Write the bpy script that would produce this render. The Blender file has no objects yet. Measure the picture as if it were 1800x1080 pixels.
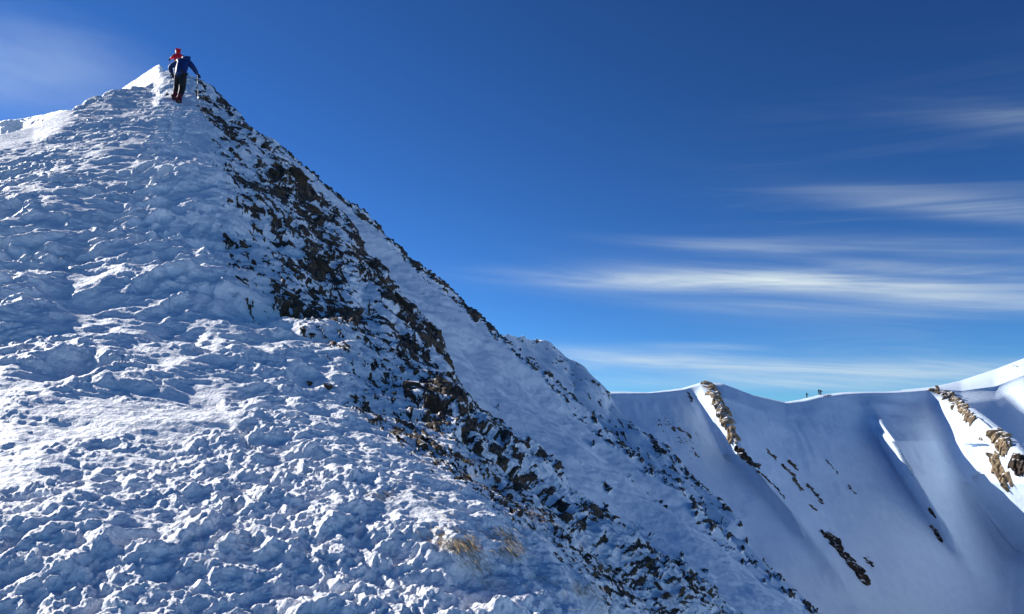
import bpy, bmesh, math, random
import numpy as np
from mathutils import Vector, Matrix

# ------------------------------------------------------------------ camera
W, H, F = 1800.0, 1080.0, 1285.0          # photograph size and focal length in its pixels
HORIZON = 760.0
PITCH = math.atan((HORIZON - H / 2) / F)
sc = bpy.context.scene
col = sc.collection
cam_d = bpy.data.cameras.new("camera")
cam_d.sensor_fit = 'HORIZONTAL'
cam_d.sensor_width = 36.0
cam_d.lens = 36.0 * F / W
cam_d.clip_start = 0.05
cam_d.clip_end = 20000
cam = bpy.data.objects.new("camera", cam_d)
cam.rotation_euler = (math.pi / 2 + PITCH, 0, 0)
col.objects.link(cam)
sc.camera = cam

# ------------------------------------------------------------------ light
SUN_AZ = math.radians(-57)    # measured from +Y (view direction) towards +X; negative = left
SUN_EL = math.radians(28)
sun_dir = Vector((math.sin(SUN_AZ) * math.cos(SUN_EL), math.cos(SUN_AZ) * math.cos(SUN_EL), math.sin(SUN_EL)))
sd = bpy.data.lights.new("sun", 'SUN')
sd.energy = 5.0
sd.angle = math.radians(0.53)
sd.color = (1.0, 0.955, 0.89)
sun = bpy.data.objects.new("sun", sd)
sun.rotation_euler = sun_dir.to_track_quat('Z', 'Y').to_euler()
col.objects.link(sun)
sc.view_settings.view_transform = 'Standard'
sc.view_settings.look = 'None'
sc.view_settings.exposure = 0.62
sc.view_settings.gamma = 1.0

# ------------------------------------------------------------------ node helpers
class NT:
    def __init__(s, tree):
        s.t = tree
    def n(s, typ, **kw):
        nd = s.t.nodes.new(typ)
        for k, v in kw.items():
            if k == 'ins':
                for a, b in v.items():
                    if isinstance(b, bpy.types.NodeSocket):
                        s.t.links.new(b, nd.inputs[a])
                    else:
                        nd.inputs[a].default_value = b
            else:
                setattr(nd, k, v)
        return nd
    def math(s, op, a, b=0.0, c=None, clamp=False):
        d = {0: a, 1: b}
        if c is not None:
            d[2] = c
        return s.n('ShaderNodeMath', operation=op, use_clamp=clamp, ins=d).outputs[0]
    def mixc(s, f, a, b):
        m = s.n('ShaderNodeMix', data_type='RGBA')
        for i, v in ((0, f), (6, a), (7, b)):
            if isinstance(v, bpy.types.NodeSocket):
                s.t.links.new(v, m.inputs[i])
            else:
                m.inputs[i].default_value = v
        return m.outputs[2]
    def ramp(s, f, stops):
        r = s.n('ShaderNodeValToRGB')
        e = r.color_ramp.elements
        while len(e) < len(stops):
            e.new(0.5)
        for i, (p, c) in enumerate(stops):
            e[i].position = p
            e[i].color = c if len(c) == 4 else (*c, 1)
        s.t.links.new(f, r.inputs[0])
        return r.outputs[0]
    def remap(s, v, a, b, c=0.0, d=1.0, smooth=True):
        return s.n('ShaderNodeMapRange', interpolation_type='SMOOTHSTEP' if smooth else 'LINEAR',
                   ins={0: v, 1: a, 2: b, 3: c, 4: d}).outputs[0]

# ------------------------------------------------------------------ world: clear high-altitude sky with cirrus
def px_dir(u, v):
    cx, cy = (u - W / 2) / F, (H / 2 - v) / F
    return Vector((cx, math.cos(PITCH) - cy * math.sin(PITCH), math.sin(PITCH) + cy * math.cos(PITCH)))

def px_ang(u, v):
    d = px_dir(u, v)
    return math.atan2(d.x, d.y), math.atan2(d.z, math.hypot(d.x, d.y))

world = bpy.data.worlds.new("World")
sc.world = world
world.use_nodes = True
world.node_tree.nodes.clear()
w = NT(world.node_tree)
sky = w.n('ShaderNodeTexSky', sky_type='NISHITA', sun_disc=False, sun_elevation=SUN_EL,
          sun_rotation=SUN_AZ, altitude=2600.0, air_density=1.0, dust_density=0.35, ozone_density=3.0)
tc = w.n('ShaderNodeTexCoord')
sep = w.n('ShaderNodeSeparateXYZ', ins={0: tc.outputs['Generated']})
az = w.math('ARCTAN2', sep.outputs[0], sep.outputs[1])
el = w.math('ARCSINE', sep.outputs[2])
# streaked cirrus: noise stretched along azimuth, slightly tilted
comb = w.n('ShaderNodeCombineXYZ', ins={0: w.math('MULTIPLY', az, 2.2), 1: w.math('ADD', w.math('MULTIPLY', el, 34.0), w.math('MULTIPLY', az, 3.4)), 2: 0.0})
wisp = w.n('ShaderNodeTexNoise', noise_dimensions='2D', ins={'Vector': comb.outputs[0], 'Scale': 1.0, 'Detail': 8.0, 'Roughness': 0.55, 'Distortion': 0.8}).outputs[0]
comb2 = w.n('ShaderNodeCombineXYZ', ins={0: w.math('MULTIPLY', az, 9.0), 1: w.math('ADD', w.math('MULTIPLY', el, 120.0), w.math('MULTIPLY', az, 14.0)), 2: 3.0})
fine = w.n('ShaderNodeTexNoise', noise_dimensions='2D', ins={'Vector': comb2.outputs[0], 'Scale': 1.0, 'Detail': 5.0, 'Roughness': 0.6}).outputs[0]
CLOUDS = [  # u, v, half width, half height, tilt (pixels down per pixel right), strength
    (1180, 496, 260, 17, 0.010, 0.62), (1480, 502, 330, 24, 0.055, 0.62), (1760, 530, 200, 16, 0.05, 0.35),
    (1720, 362, 320, 26, 0.07, 0.24), (1800, 384, 220, 12, 0.06, 0.22), (1330, 433, 200, 12, 0.02, 0.30), (1650, 474, 260, 12, 0.05, 0.34),
    (1800, 205, 190, 26, 0.02, 0.18), (1060, 633, 200, 16, 0.03, 0.42), (1300, 645, 360, 20, 0.04, 0.45), (1250, 610, 90, 7, 0.02, 0.28),
    (1650, 650, 300, 24, 0.02, 0.40), (1700, 440, 260, 20, 0.05, 0.26), (1500, 545, 400, 15, 0.02, 0.22), (1150, 672, 200, 14, 0.02, 0.35), (1500, 672, 260, 16, 0.0, 0.40),
]
total = None
for (u, v, hw, hh, tilt, st) in CLOUDS:
    a0, e0 = px_ang(u, v)
    a1, e1 = px_ang(u + 60, v + 60 * tilt)
    slope = (e1 - e0) / (a1 - a0)
    sa = abs(px_ang(u + hw, v)[0] - px_ang(u - hw, v)[0]) / 2
    se = abs(px_ang(u, v + hh)[1] - px_ang(u, v - hh)[1]) / 2
    da = w.math('SUBTRACT', az, a0)
    de = w.math('SUBTRACT', w.math('SUBTRACT', el, e0), w.math('MULTIPLY', da, slope))
    q = w.math('ADD', w.math('POWER', w.math('ABSOLUTE', w.math('DIVIDE', da, sa)), 2.0), w.math('POWER', w.math('ABSOLUTE', w.math('DIVIDE', de, se)), 2.0))
    g = w.math('MULTIPLY', w.math('EXPONENT', w.math('MULTIPLY', q, -1.0)), st)
    total = g if total is None else w.math('ADD', total, g)
wmod = w.math('ADD', 0.28, w.math('ADD', w.math('MULTIPLY', w.remap(wisp, 0.30, 0.70), 0.62), w.math('MULTIPLY', w.remap(fine, 0.25, 0.75), 0.20)))
cl = w.math('MULTIPLY', total, wmod, clamp=True)
veil = w.math('MULTIPLY', w.remap(wisp, 0.45, 0.75), w.remap(az, math.radians(5), math.radians(30), 0.0, 0.07))
veil = w.math('MULTIPLY', veil, w.remap(el, math.radians(28), math.radians(12)))
cl = w.math('ADD', cl, veil, clamp=True)
SKY_TINT = (0.49, 0.90, 1.22, 1)
tint = w.n('ShaderNodeMix', data_type='RGBA', blend_type='MULTIPLY', ins={0: 1.0})
K_ = 4.9   # contrast of the thin high-altitude air
v1 = w.n('ShaderNodeVectorMath', operation='SCALE', ins={0: sky.outputs[0], 'Scale': 1 / K_}).outputs[0]
v2 = w.n('ShaderNodeGamma', ins={0: v1, 1: 1.36}).outputs[0]
v3 = w.n('ShaderNodeVectorMath', operation='SCALE', ins={0: v2, 'Scale': K_}).outputs[0]
world.node_tree.links.new(v3, tint.inputs[6])
tint.inputs[7].default_value = SKY_TINT
mixed = w.mixc(cl, tint.outputs[2], (7.7, 8.9, 9.4, 1))
bg = w.n('ShaderNodeBackground', ins={0: mixed, 1: 0.060})
w.n('ShaderNodeOutputWorld', ins={0: bg.outputs[0]})

# ------------------------------------------------------------------ numpy noise
rng = np.random.default_rng(7)
_perm = rng.permutation(4096).astype(np.int64)
_ang = rng.normal(size=(4096, 3))
_grad = (_ang / np.linalg.norm(_ang, axis=1)[:, None]).astype(np.float32)
_rnd = rng.random((4096, 4)).astype(np.float32)

def _h(ix, iy, iz):
    return _perm[(_perm[(_perm[ix & 4095] + iy) & 4095] + iz) & 4095]

def perlin(P):
    P = np.asarray(P, dtype=np.float64)
    i = np.floor(P).astype(np.int64)
    f = (P - i).astype(np.float32)
    s = f * f * f * (f * (f * 6 - 15) + 10)
    out = 0
    for dx in (0, 1):
        wx = s[:, 0] if dx else 1 - s[:, 0]
        for dy in (0, 1):
            wy = s[:, 1] if dy else 1 - s[:, 1]
            for dz in (0, 1):
                wz = s[:, 2] if dz else 1 - s[:, 2]
                g = _grad[_h(i[:, 0] + dx, i[:, 1] + dy, i[:, 2] + dz)]
                d = g[:, 0] * (f[:, 0] - dx) + g[:, 1] * (f[:, 1] - dy) + g[:, 2] * (f[:, 2] - dz)
                out = out + wx * wy * wz * d
    return out * 1.6

def fbm(P, freq, octs, gain=0.5, lac=2.03, fade=None, kind='n', seed=0.0):
    out = np.zeros(len(P), np.float32)
    a = 1.0
    for k in range(octs):
        n = perlin(P * freq + seed + 17.3 * k)
        if kind == 'b':
            n = 1.0 - 2.2 * np.abs(n) - 0.4 if False else 2.2 * np.abs(n) - 0.6
        elif kind == 'r':
            n = 0.7 - 2.2 * np.abs(n)
        wgt = 1.0 if fade is None else np.clip(1.5 - 2.4 * freq * fade, 0, 1)
        out += a * wgt * n
        a *= gain
        freq *= lac
    return out

def worley(P, jitter=0.9):
    """nearest and second nearest feature distance, random vector of the nearest cell"""
    i = np.floor(P).astype(np.int64)
    f = (P - i).astype(np.float32)
    n = len(P)
    d1 = np.full(n, 9.0, np.float32); d2 = np.full(n, 9.0, np.float32)
    c = np.zeros(n, np.int64)
    off = np.zeros((n, 3), np.float32)
    for dx in (-1, 0, 1):
        for dy in (-1, 0, 1):
            for dz in (-1, 0, 1):
                h = _h(i[:, 0] + dx, i[:, 1] + dy, i[:, 2] + dz)
                q = (_rnd[h, :3] - 0.5) * jitter + 0.5 + np.array([dx, dy, dz], np.float32) - f
                d = np.sqrt((q * q).sum(1))
                closer = d < d1
                d2 = np.where(closer, d1, np.minimum(d2, d))
                off[closer] = q[closer]
                c = np.where(closer, h, c)
                d1 = np.where(closer, d, d1)
    return d1, d2, c, off

def sstep(a, b, x):
    t = np.clip((x - a) / (b - a), 0, 1)
    return t * t * (3 - 2 * t)

# ------------------------------------------------------------------ materials
def new_mat(name):
    m = bpy.data.materials.new(name)
    m.use_nodes = True
    m.node_tree.nodes.clear()
    return m, NT(m.node_tree)

SNOW = (0.88, 0.90, 0.935, 1)

def mat_terrain(name, fine_scale, bump_d, crumb=0.0, stren=0.55, snow=SNOW, snow2=(0.83, 0.86, 0.91, 1)):
    m, t = new_mat(name)
    pos = t.n('ShaderNodeNewGeometry').outputs['Position']
    att = t.n('ShaderNodeAttribute', attribute_name='rock').outputs['Fac']
    n1 = t.n('ShaderNodeTexNoise', ins={'Vector': pos, 'Scale': fine_scale, 'Detail': 8.0, 'Roughness': 0.62}).outputs[0]
    n2 = t.n('ShaderNodeTexNoise', ins={'Vector': pos, 'Scale': fine_scale * 0.22, 'Detail': 5.0, 'Roughness': 0.6}).outputs[0]
    edge = t.math('ADD', att, t.math('MULTIPLY', t.math('SUBTRACT', n1, 0.5), 0.9))
    rk = t.remap(edge, 0.42, 0.56)
    rockc = t.ramp(n2, [(0.25, (0.020, 0.016, 0.014)), (0.42, (0.042, 0.031, 0.024)), (0.55, (0.095, 0.061, 0.036)), (0.74, (0.19, 0.13, 0.075))])
    n4 = t.n('ShaderNodeTexNoise', ins={'Vector': pos, 'Scale': fine_scale * 1.7, 'Detail': 6.0, 'Roughness': 0.75}).outputs[0]
    rockc = t.mixc(t.math('MULTIPLY', t.remap(n4, 0.54, 0.72), 0.30), rockc, SNOW)
    dirt = t.n('ShaderNodeTexNoise', ins={'Vector': pos, 'Scale': fine_scale * 0.5, 'Detail': 4.0}).outputs[0]
    snowc = t.mixc(t.remap(dirt, 0.35, 0.7), snow, snow2)
    base = t.mixc(rk, snowc, rockc)
    rough = t.math('ADD', 0.62, t.math('MULTIPLY', rk, 0.2))
    n3 = t.n('ShaderNodeTexNoise', noise_type='RIDGED_MULTIFRACTAL', ins={'Vector': pos, 'Scale': fine_scale * 0.8, 'Detail': 5.0, 'Roughness': 0.5}).outputs[0]
    bh = t.math('ADD', t.math('MULTIPLY', n1, 1.0), t.math('ADD', t.math('MULTIPLY', n2, 1.2 + crumb * 4.5), t.math('MULTIPLY', n3, crumb)))
    bmp = t.n('ShaderNodeBump', ins={'Strength': stren, 'Distance': bump_d, 'Height': bh})
    p = t.n('ShaderNodeBsdfPrincipled', ins={'Base Color': base, 'Roughness': rough, 'Normal': bmp.outputs[0], 'Specular IOR Level': 0.25})
    t.n('ShaderNodeOutputMaterial', ins={0: p.outputs[0]})
    return m

def mat_rock(name, stops, scale=6.0, snow_amt=0.5, bump_d=0.03):
    m, t = new_mat(name)
    geo = t.n('ShaderNodeNewGeometry')
    pos = geo.outputs['Position']
    info = t.n('ShaderNodeObjectInfo').outputs['Random']
    n1 = t.n('ShaderNodeTexNoise', ins={'Vector': pos, 'Scale': scale, 'Detail': 8.0, 'Roughness': 0.65}).outputs[0]
    n2 = t.n('ShaderNodeTexNoise', ins={'Vector': pos, 'Scale': scale * 0.2, 'Detail': 4.0, 'Roughness': 0.6}).outputs[0]
    f = t.math('ADD', t.math('MULTIPLY', n1, 0.5), t.math('ADD', t.math('MULTIPLY', n2, 0.45), t.math('MULTIPLY', info, 0.18)))
    c = t.ramp(f, stops)
    nz = t.n('ShaderNodeSeparateXYZ', ins={0: geo.outputs['Normal']}).outputs[2]
    sn = t.remap(t.math('ADD', nz, t.math('MULTIPLY', t.math('SUBTRACT', t.math('ADD', t.math('MULTIPLY', n2, .5), t.math('MULTIPLY', n1, .5)), 0.5), 1.8)), 1.02 - snow_amt, 1.10 - snow_amt)
    base = t.mixc(sn, c, SNOW)
    bmp = t.n('ShaderNodeBump', ins={'Strength': 0.8, 'Distance': bump_d, 'Height': n1})
    p = t.n('ShaderNodeBsdfPrincipled', ins={'Base Color': base, 'Roughness': 0.85, 'Normal': bmp.outputs[0], 'Specular IOR Level': 0.2})
    t.n('ShaderNodeOutputMaterial', ins={0: p.outputs[0]})
    return m

def mat_plain(name, c1, c2, scale=20.0, rough=0.7, bump_d=0.005, spec=0.3, metal=0.0):
    m, t = new_mat(name)
    obj = t.n('ShaderNodeTexCoord').outputs['Object']
    n = t.n('ShaderNodeTexNoise', ins={'Vector': obj, 'Scale': scale, 'Detail': 4.0}).outputs[0]
    c = t.mixc(t.remap(n, 0.3, 0.7), (*c1, 1), (*c2, 1))
    bmp = t.n('ShaderNodeBump', ins={'Strength': 0.6, 'Distance': bump_d, 'Height': n})
    p = t.n('ShaderNodeBsdfPrincipled', ins={'Base Color': c, 'Roughness': rough, 'Normal': bmp.outputs[0], 'Specular IOR Level': spec, 'Metallic': metal})
    t.n('ShaderNodeOutputMaterial', ins={0: p.outputs[0]})
    return m

DARK = [(0.32, (0.012, 0.010, 0.010)), (0.48, (0.036, 0.028, 0.023)), (0.60, (0.085, 0.058, 0.037)), (0.8, (0.17, 0.115, 0.068))]
TAN = [(0.30, (0.05, 0.035, 0.022)), (0.45, (0.16, 0.115, 0.07)), (0.6, (0.28, 0.205, 0.125)), (0.8, (0.40, 0.31, 0.20))]
BROWN = [(0.30, (0.02, 0.014, 0.010)), (0.5, (0.075, 0.045, 0.025)), (0.7, (0.15, 0.09, 0.045)), (0.85, (0.2, 0.14, 0.08))]
M_RAMP = mat_terrain('snow_crust', 22.0, 0.022, 0.35, 0.9)
M_GULLY = mat_terrain('wind_snow', 8.0, 0.03)
M_SPUR = mat_terrain('spur_snow', 2.2, 0.15)
M_HEAD = mat_terrain('headwall_snow_shade_tint', 0.9, 0.30, snow=(0.65, 0.765, 0.90, 1), snow2=(0.60, 0.72, 0.87, 1))  # shade tone put into the snow colour: darker and bluer than the nearer snow
M_ROCK = mat_rock('dark_rock', DARK, 9.0, 0.22, 0.02)
M_BROWN = mat_rock('brown_rock', BROWN, 7.0, 0.16, 0.03)
M_CRAG = mat_rock('tan_crag_rock', TAN, 0.9, 0.30, 0.35)
M_CRAGD = mat_rock('dark_crag_rock', DARK, 0.9, 0.26, 0.3)

# ------------------------------------------------------------------ terrain control lines
# each control: photo column u, photo row v, horizontal distance in metres -> azimuth, height
def ctl(rows):
    out = []
    for u, v, r in rows:
        a, e = px_ang(u, v)
        out.append((a, math.log(r), math.tan(e)))
    return out

def zctl(rows):     # azimuth in degrees, distance, height
    return [(math.radians(a), math.log(r), z / r) for a, r, z in rows]

A_U = [-300, 0, 60, 110, 150, 200, 240, 270, 285, 310, 340, 400, 440, 500, 533, 562, 620, 639, 677, 692, 750, 776, 795, 845, 892, 928, 956, 988, 1064, 1147, 1195, 1250, 1302, 1400, 1800, 2400]
A_V = [300, 214, 203, 194, 180, 152, 143, 123, 114, 119, 131, 181, 216, 275, 309, 346, 396, 440, 470, 503, 562, 590, 645, 724, 756, 788, 824, 869, 907, 966, 982, 1030, 1075, 1150, 1430, 1700]
A_R = [14, 17.5, 19, 21, 23, 27, 29, 32, 33, 34, 33, 30, 28, 26, 25, 24, 22, 20.5, 19.5, 18.5, 17, 16, 15, 13.5, 12.8, 12.2, 11.5, 10.8, 10, 9.2, 9, 8.5, 8, 7.4, 6, 5.2]
A_VR = [v + float(np.interp(u, [-300, 0, 60, 108, 112, 228, 238, 270, 286, 292], [34, 27, 21, 3, 0, 0, 9, 22, 14, 0])) for u, v in zip(A_U, A_V)]
B_U = [480, 528, 591, 639, 687, 735, 783, 831, 870, 900, 964, 1008, 1044, 1100, 1127, 1187, 1223, 1267, 1307, 1369, 1400, 1450, 1800, 2400]
B_V = [250, 293, 339, 373, 416, 464, 503, 551, 586, 613, 662, 710, 742, 789, 817, 849, 897, 951, 987, 1027, 1067, 1110, 1400, 1700]
B_R = [38, 39, 40, 41, 42, 42, 43, 43, 44, 44, 43, 42, 41, 40, 39, 38, 36, 35, 34, 32, 31, 29, 22, 18]
C_U = [760, 820, 850, 870, 900, 940, 965, 1000, 1020, 1045, 1067, 1129, 1191, 1240, 1289, 1320, 1369, 1410, 1500, 1800, 2400]
C_V = [640, 602, 589, 585, 588, 597, 604, 633, 655, 690, 716, 764, 813, 867, 907, 956, 1027, 1080, 1180, 1500, 1800]
C_R = [98, 104, 108, 111, 115, 120, 122, 124, 122, 120, 118, 110, 102, 95, 88, 84, 78, 72, 66, 50, 40]
D_U = [900, 1000, 1040, 1070, 1140, 1200, 1235, 1270, 1320, 1380, 1410, 1440, 1480, 1560, 1640, 1690, 1750, 1800, 1900, 2400]
D_S = [660, 650, 674, 687, 687, 680, 670, 673, 692, 706, 700, 693, 690, 687, 679, 664, 642, 623, 600, 560]      # skyline
D_V = [664, 655, 678, 691, 690.5, 684, 674, 675, 693, 707.5, 704.5, 698, 693, 690, 684, 688, 681, 661, 630, 580]   # shade edge of the cornice
D_R = [round(198 + 7 * (u - 900) / 100 + 8.5e-5 * (u - 900) ** 2, 1) for u in D_U]

back = lambda r, z: [(-180, r, z), (180, r, z)]
L = {}
L['L0'] = zctl([(-180, .7, -1.95), (-90, .7, -1.7), (-40, .7, -1.33), (0, .7, -1.3), (40, .7, -1.75), (90, .7, -2.1), (180, .7, -1.95)])
def zu(rows):
    return [(math.atan((u - 900) / F), math.log(r), z / r) for u, r, z in rows]
L['L1'] = zctl([(-180, 2.2, -2.7), (-90, 2.2, -1.9), (90, 2.2, -4.0), (180, 2.2, -2.7)]) + zu(
    [(-500, 2.2, -.95), (0, 2.2, -.66), (300, 2.2, -.58), (600, 2.2, -.56), (900, 2.2, -.62), (1000, 2.2, -.68), (1150, 2.2, -.85), (1300, 2.2, -1.25), (1400, 2.2, -1.6), (1800, 2.2, -2.6), (2400, 2.2, -3.4)])
L['M1'] = zctl([(-180, 5, -3.6), (-90, 4.5, -2.1), (90, 3.2, -4.8), (180, 5, -3.6)]) + zu([(-500, 6, 0.0), (0, 6, 0.60), (300, 6, .66), (600, 5.6, .42), (800, 5.2, .08), (900, 5, -.2), (1000, 4.7, -.5), (1150, 4.3, -.95), (1300, 4.0, -1.45), (1400, 3.9, -1.9), (1800, 3.6, -3.2), (2400, 3.3, -4.4)])
L['EA'] = ctl(zip(A_U, A_VR, A_R)) + zctl([(-180, 14, -9), (-90, 9, -2.5), (90, 4.6, -6), (180, 14, -9)])
def behind(us, vs, rs, dv, fr, ext):
    return ctl([(u, v + dv(u) if callable(dv) else v + dv, r * fr) for u, v, r in zip(us, vs, rs)]) + zctl(ext)
L['GA'] = behind(A_U, A_V, A_R, lambda u: 150 if u < 250 else 42 if u < 500 else 60 if u < 1000 else 110, 1.16, [(-180, 18, -12), (-90, 13, -8), (90, 7, -11), (180, 18, -12)])
L['EB'] = ctl(list(zip(B_U, B_V, B_R)) + [(400, 235, 40), (340, 330, 40), (200, 600, 40), (0, 760, 38), (-400, 860, 34)]) + zctl([(-180, 40, -22), (-90, 34, -16), (90, 16, -19), (180, 40, -22)])
def gb_r(u, r):
    return float(np.interp(u, [700, 870, 1000, 1129, 1240, 1307], [86, 99, 108, 78, 58, 44])) if u < 1307 else r * 1.3
L['GB'] = ctl([(u, v + 45, gb_r(u, r)) for u, v, r in zip(B_U, B_V, B_R)] + [(340, 480, 60), (200, 700, 60), (-400, 900, 60)]) + zctl([(-180, 60, -34), (-90, 60, -30), (90, 30, -34), (180, 60, -34)])
L['EC'] = ctl(list(zip(C_U, C_V, C_R)) + [(600, 720, 130), (300, 800, 130), (-400, 880, 130)]) + zctl([(-180, 120, -60), (-90, 130, -50), (90, 40, -44), (180, 120, -60)])
def drr(u):
    return float(np.interp(u, D_U, D_R))
L['GC'] = behind(C_U[:8] + C_U[12:15], C_V[:8] + [860, 930, 1000], C_R[:8] + [drr(1191) / 1.22 - 48, drr(1240) / 1.22 - 52, drr(1289) / 1.22 - 56], 110, 1.22, [(-180, 150, -75), (-90, 160, -60), (90, 60, -62), (180, 150, -75)]) + ctl([(1369, 1150, drr(1369) - 84), (1500, 1200, drr(1500) - 90), (1650, 1240, drr(1650) - 98), (1800, 1280, drr(1800) - 110), (2400, 1500, 170), (600, 830, 150), (-400, 900, 150)])
us_ = [1000, 1100, 1200, 1300, 1400, 1500, 1600, 1700, 1800, 1960]
L['MD'] = ctl([(-400, 880, 175), (600, 830, 178), (900, 790, 178)] + [(u, v, drr(u) - f * (1 + (u - 1000) / 4000)) for u, v, f in zip(us_, [800, 840, 900, 930, 950, 960, 970, 970, 970, 970], [28, 31, 38, 43, 47, 49, 50, 51, 52, 54])] + [(2400, 1000, 260)]) + zctl([(-180, 175, -90), (-90, 175, -64), (90, 200, -60), (180, 175, -90)])
L['ND'] = ctl([(-400, 830, 190), (600, 800, 190), (900, 730, 190)] + [(u, v, drr(u) - f * (1 + (u - 1000) / 4000)) for u, v, f in zip(us_, [735, 765, 785, 800, 810, 810, 808, 800, 795, 790], [14, 17, 20, 22, 23, 23, 23, 23, 23, 23])] + [(2400, 760, 310)]) + zctl([(-180, 210, -94), (-90, 210, -66), (90, 240, -30), (180, 210, -94)])
L['ED'] = ctl(list(zip(D_U, D_V, D_R)) + [(600, 780, 225), (-400, 800, 225)]) + zctl([(-180, 230, -96), (-90, 225, -66), (90, 290, 0), (180, 230, -96)])
def de_r(u, r):
    return r + 9 + max(0, min(1, (u - 1600) / 100)) * 70
L['EE'] = ctl([(u, v, de_r(u, r)) for u, v, r in zip(D_U, D_S, D_R)] + [(600, 790, 240), (-400, 800, 240)]) + zctl([(-180, 260, -98), (-90, 240, -70), (90, 420, 20), (180, 260, -98)])
L['F1'] = zctl([(-180, 700, -150), (-60, 700, -160), (60, 700, -120), (180, 700, -150)])
L['F2'] = zctl([(-180, 9000, -500), (180, 9000, -500)])

def smooth1(a, k):
    if k < 1: return a
    x = np.arange(-3 * k, 3 * k + 1)
    g = np.exp(-x * x / (2.0 * k * k)); g /= g.sum()
    p = np.pad(a, 3 * k, mode='edge')
    return np.convolve(p, g, 'valid')

_th = np.linspace(-math.pi, math.pi, 12001)
LINE = {}
for k_, rows in L.items():
    rows = sorted(rows)
    a = np.array([q[0] for q in rows]); lr = np.array([q[1] for q in rows]); te = np.array([q[2] for q in rows])
    LINE[k_] = (smooth1(np.interp(_th, a, lr), 5), smooth1(np.interp(_th, a, te), 3))

def line_at(k, th):
    lr = np.interp(th, _th, LINE[k][0]); te = np.interp(th, _th, LINE[k][1])
    r = np.exp(lr)
    return r, te * r

def columns(u0, u1, n, outer=60):
    """azimuths: n between photo columns u0..u1, a coarse fan for the rest of the circle"""
    a0, a1 = math.atan((u0 - 900) / F), math.atan((u1 - 900) / F)
    mid = np.arctan((np.linspace(u0, u1, n) - 900) / F)
    left = -math.pi + (a0 + math.pi) * (1 - (1 - np.linspace(0, 1, outer, endpoint=False)) ** 2.0)
    right = a1 + (math.pi - a1) * np.linspace(0, 1, outer + 1)[1:] ** 2.0
    return np.concatenate([left, mid, right])

def project(P):
    cp, sp = math.cos(PITCH), math.sin(PITCH)
    d = P[..., 1] * cp + P[..., 2] * sp
    up = -P[..., 1] * sp + P[..., 2] * cp
    d = np.where(d < 0.05, 0.05, d)
    return W / 2 + F * P[..., 0] / d, H / 2 - F * up / d

class Sheet:
    """a lofted stretch of mountain between control lines"""
    def __init__(s, name, keys, rows, th, soften=2):
        s.name = name
        R, Z = [], []
        s.key_row = {keys[0]: 0}
        for i in range(len(keys) - 1):
            r0, z0 = line_at(keys[i], th); r1, z1 = line_at(keys[i + 1], th)
            n = rows[i]
            for t in np.arange(0 if i == 0 else 1, n + 1) / n:
                r = r0 * (np.maximum(r1 / r0, 1.0001)) ** t
                f = (r - r0) / np.maximum(r1 - r0, 1e-6)
                R.append(r); Z.append(z0 + (z1 - z0) * f)
            s.key_row[keys[i + 1]] = len(R) - 1
        R = np.array(R); Z = np.array(Z)
        if soften:
            k = np.exp(-np.arange(-3 * soften, 3 * soften + 1) ** 2 / (2.0 * soften ** 2)); k /= k.sum()
            Zp = np.pad(Z, ((3 * soften, 3 * soften), (0, 0)), mode='edge')
            Z = sum(k[j] * Zp[j:j + len(Z)] for j in range(len(k)))
        s.R = R
        s.P = np.stack([R * np.sin(th), R * np.cos(th), Z], -1)
        s.th = th
        s.shape = R.shape
        s.rock = np.zeros(R.shape, np.float32)
        s.update()
    def update(s):
        dR = np.gradient(s.P, axis=0); dT = np.gradient(s.P, axis=1)
        n = np.cross(dT, dR)
        n /= np.linalg.norm(n, axis=-1)[..., None] + 1e-9
        s.N = np.where(n[..., 2:3] < 0, -n, n)
        s.U, s.V = project(s.P)
    def flat(s):
        return s.P.reshape(-1, 3)
    def build(s, mat, label=None):
        nr, nc = s.shape
        me = bpy.data.meshes.new(s.name)
        idx = np.arange(nr * nc).reshape(nr, nc)
        q = np.stack([idx[:-1, :-1], idx[:-1, 1:], idx[1:, 1:], idx[1:, :-1]], -1).reshape(-1, 4)
        me.vertices.add(nr * nc)
        me.vertices.foreach_set('co', s.P.reshape(-1).astype(np.float32))
        me.loops.add(q.size); me.polygons.add(len(q))
        me.loops.foreach_set('vertex_index', q.reshape(-1).astype(np.int32))
        me.polygons.foreach_set('loop_start', (np.arange(len(q)) * 4).astype(np.int32))
        me.update(calc_edges=True)
        at = me.attributes.new('rock', 'FLOAT', 'POINT')
        at.data.foreach_set('value', s.rock.reshape(-1).astype(np.float32))
        me.polygons.foreach_set('use_smooth', np.ones(len(q), bool))
        me.materials.append(mat)
        o = bpy.data.objects.new(s.name, me)
        o['kind'] = 'structure'
        if label: o['label'] = label
        col.objects.link(o)
        return o
    def at(s, u, v, rowmax=None, rowmin=0):
        """surface point and normal seen at a photo pixel (nearest vertex)"""
        sl = slice(rowmin, rowmax)
        d = (s.U[sl] - u) ** 2 + (s.V[sl] - v) ** 2
        k = np.unravel_index(np.argmin(d), d.shape)
        return Vector(s.P[sl][k]), Vector(s.N[sl][k])

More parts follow.
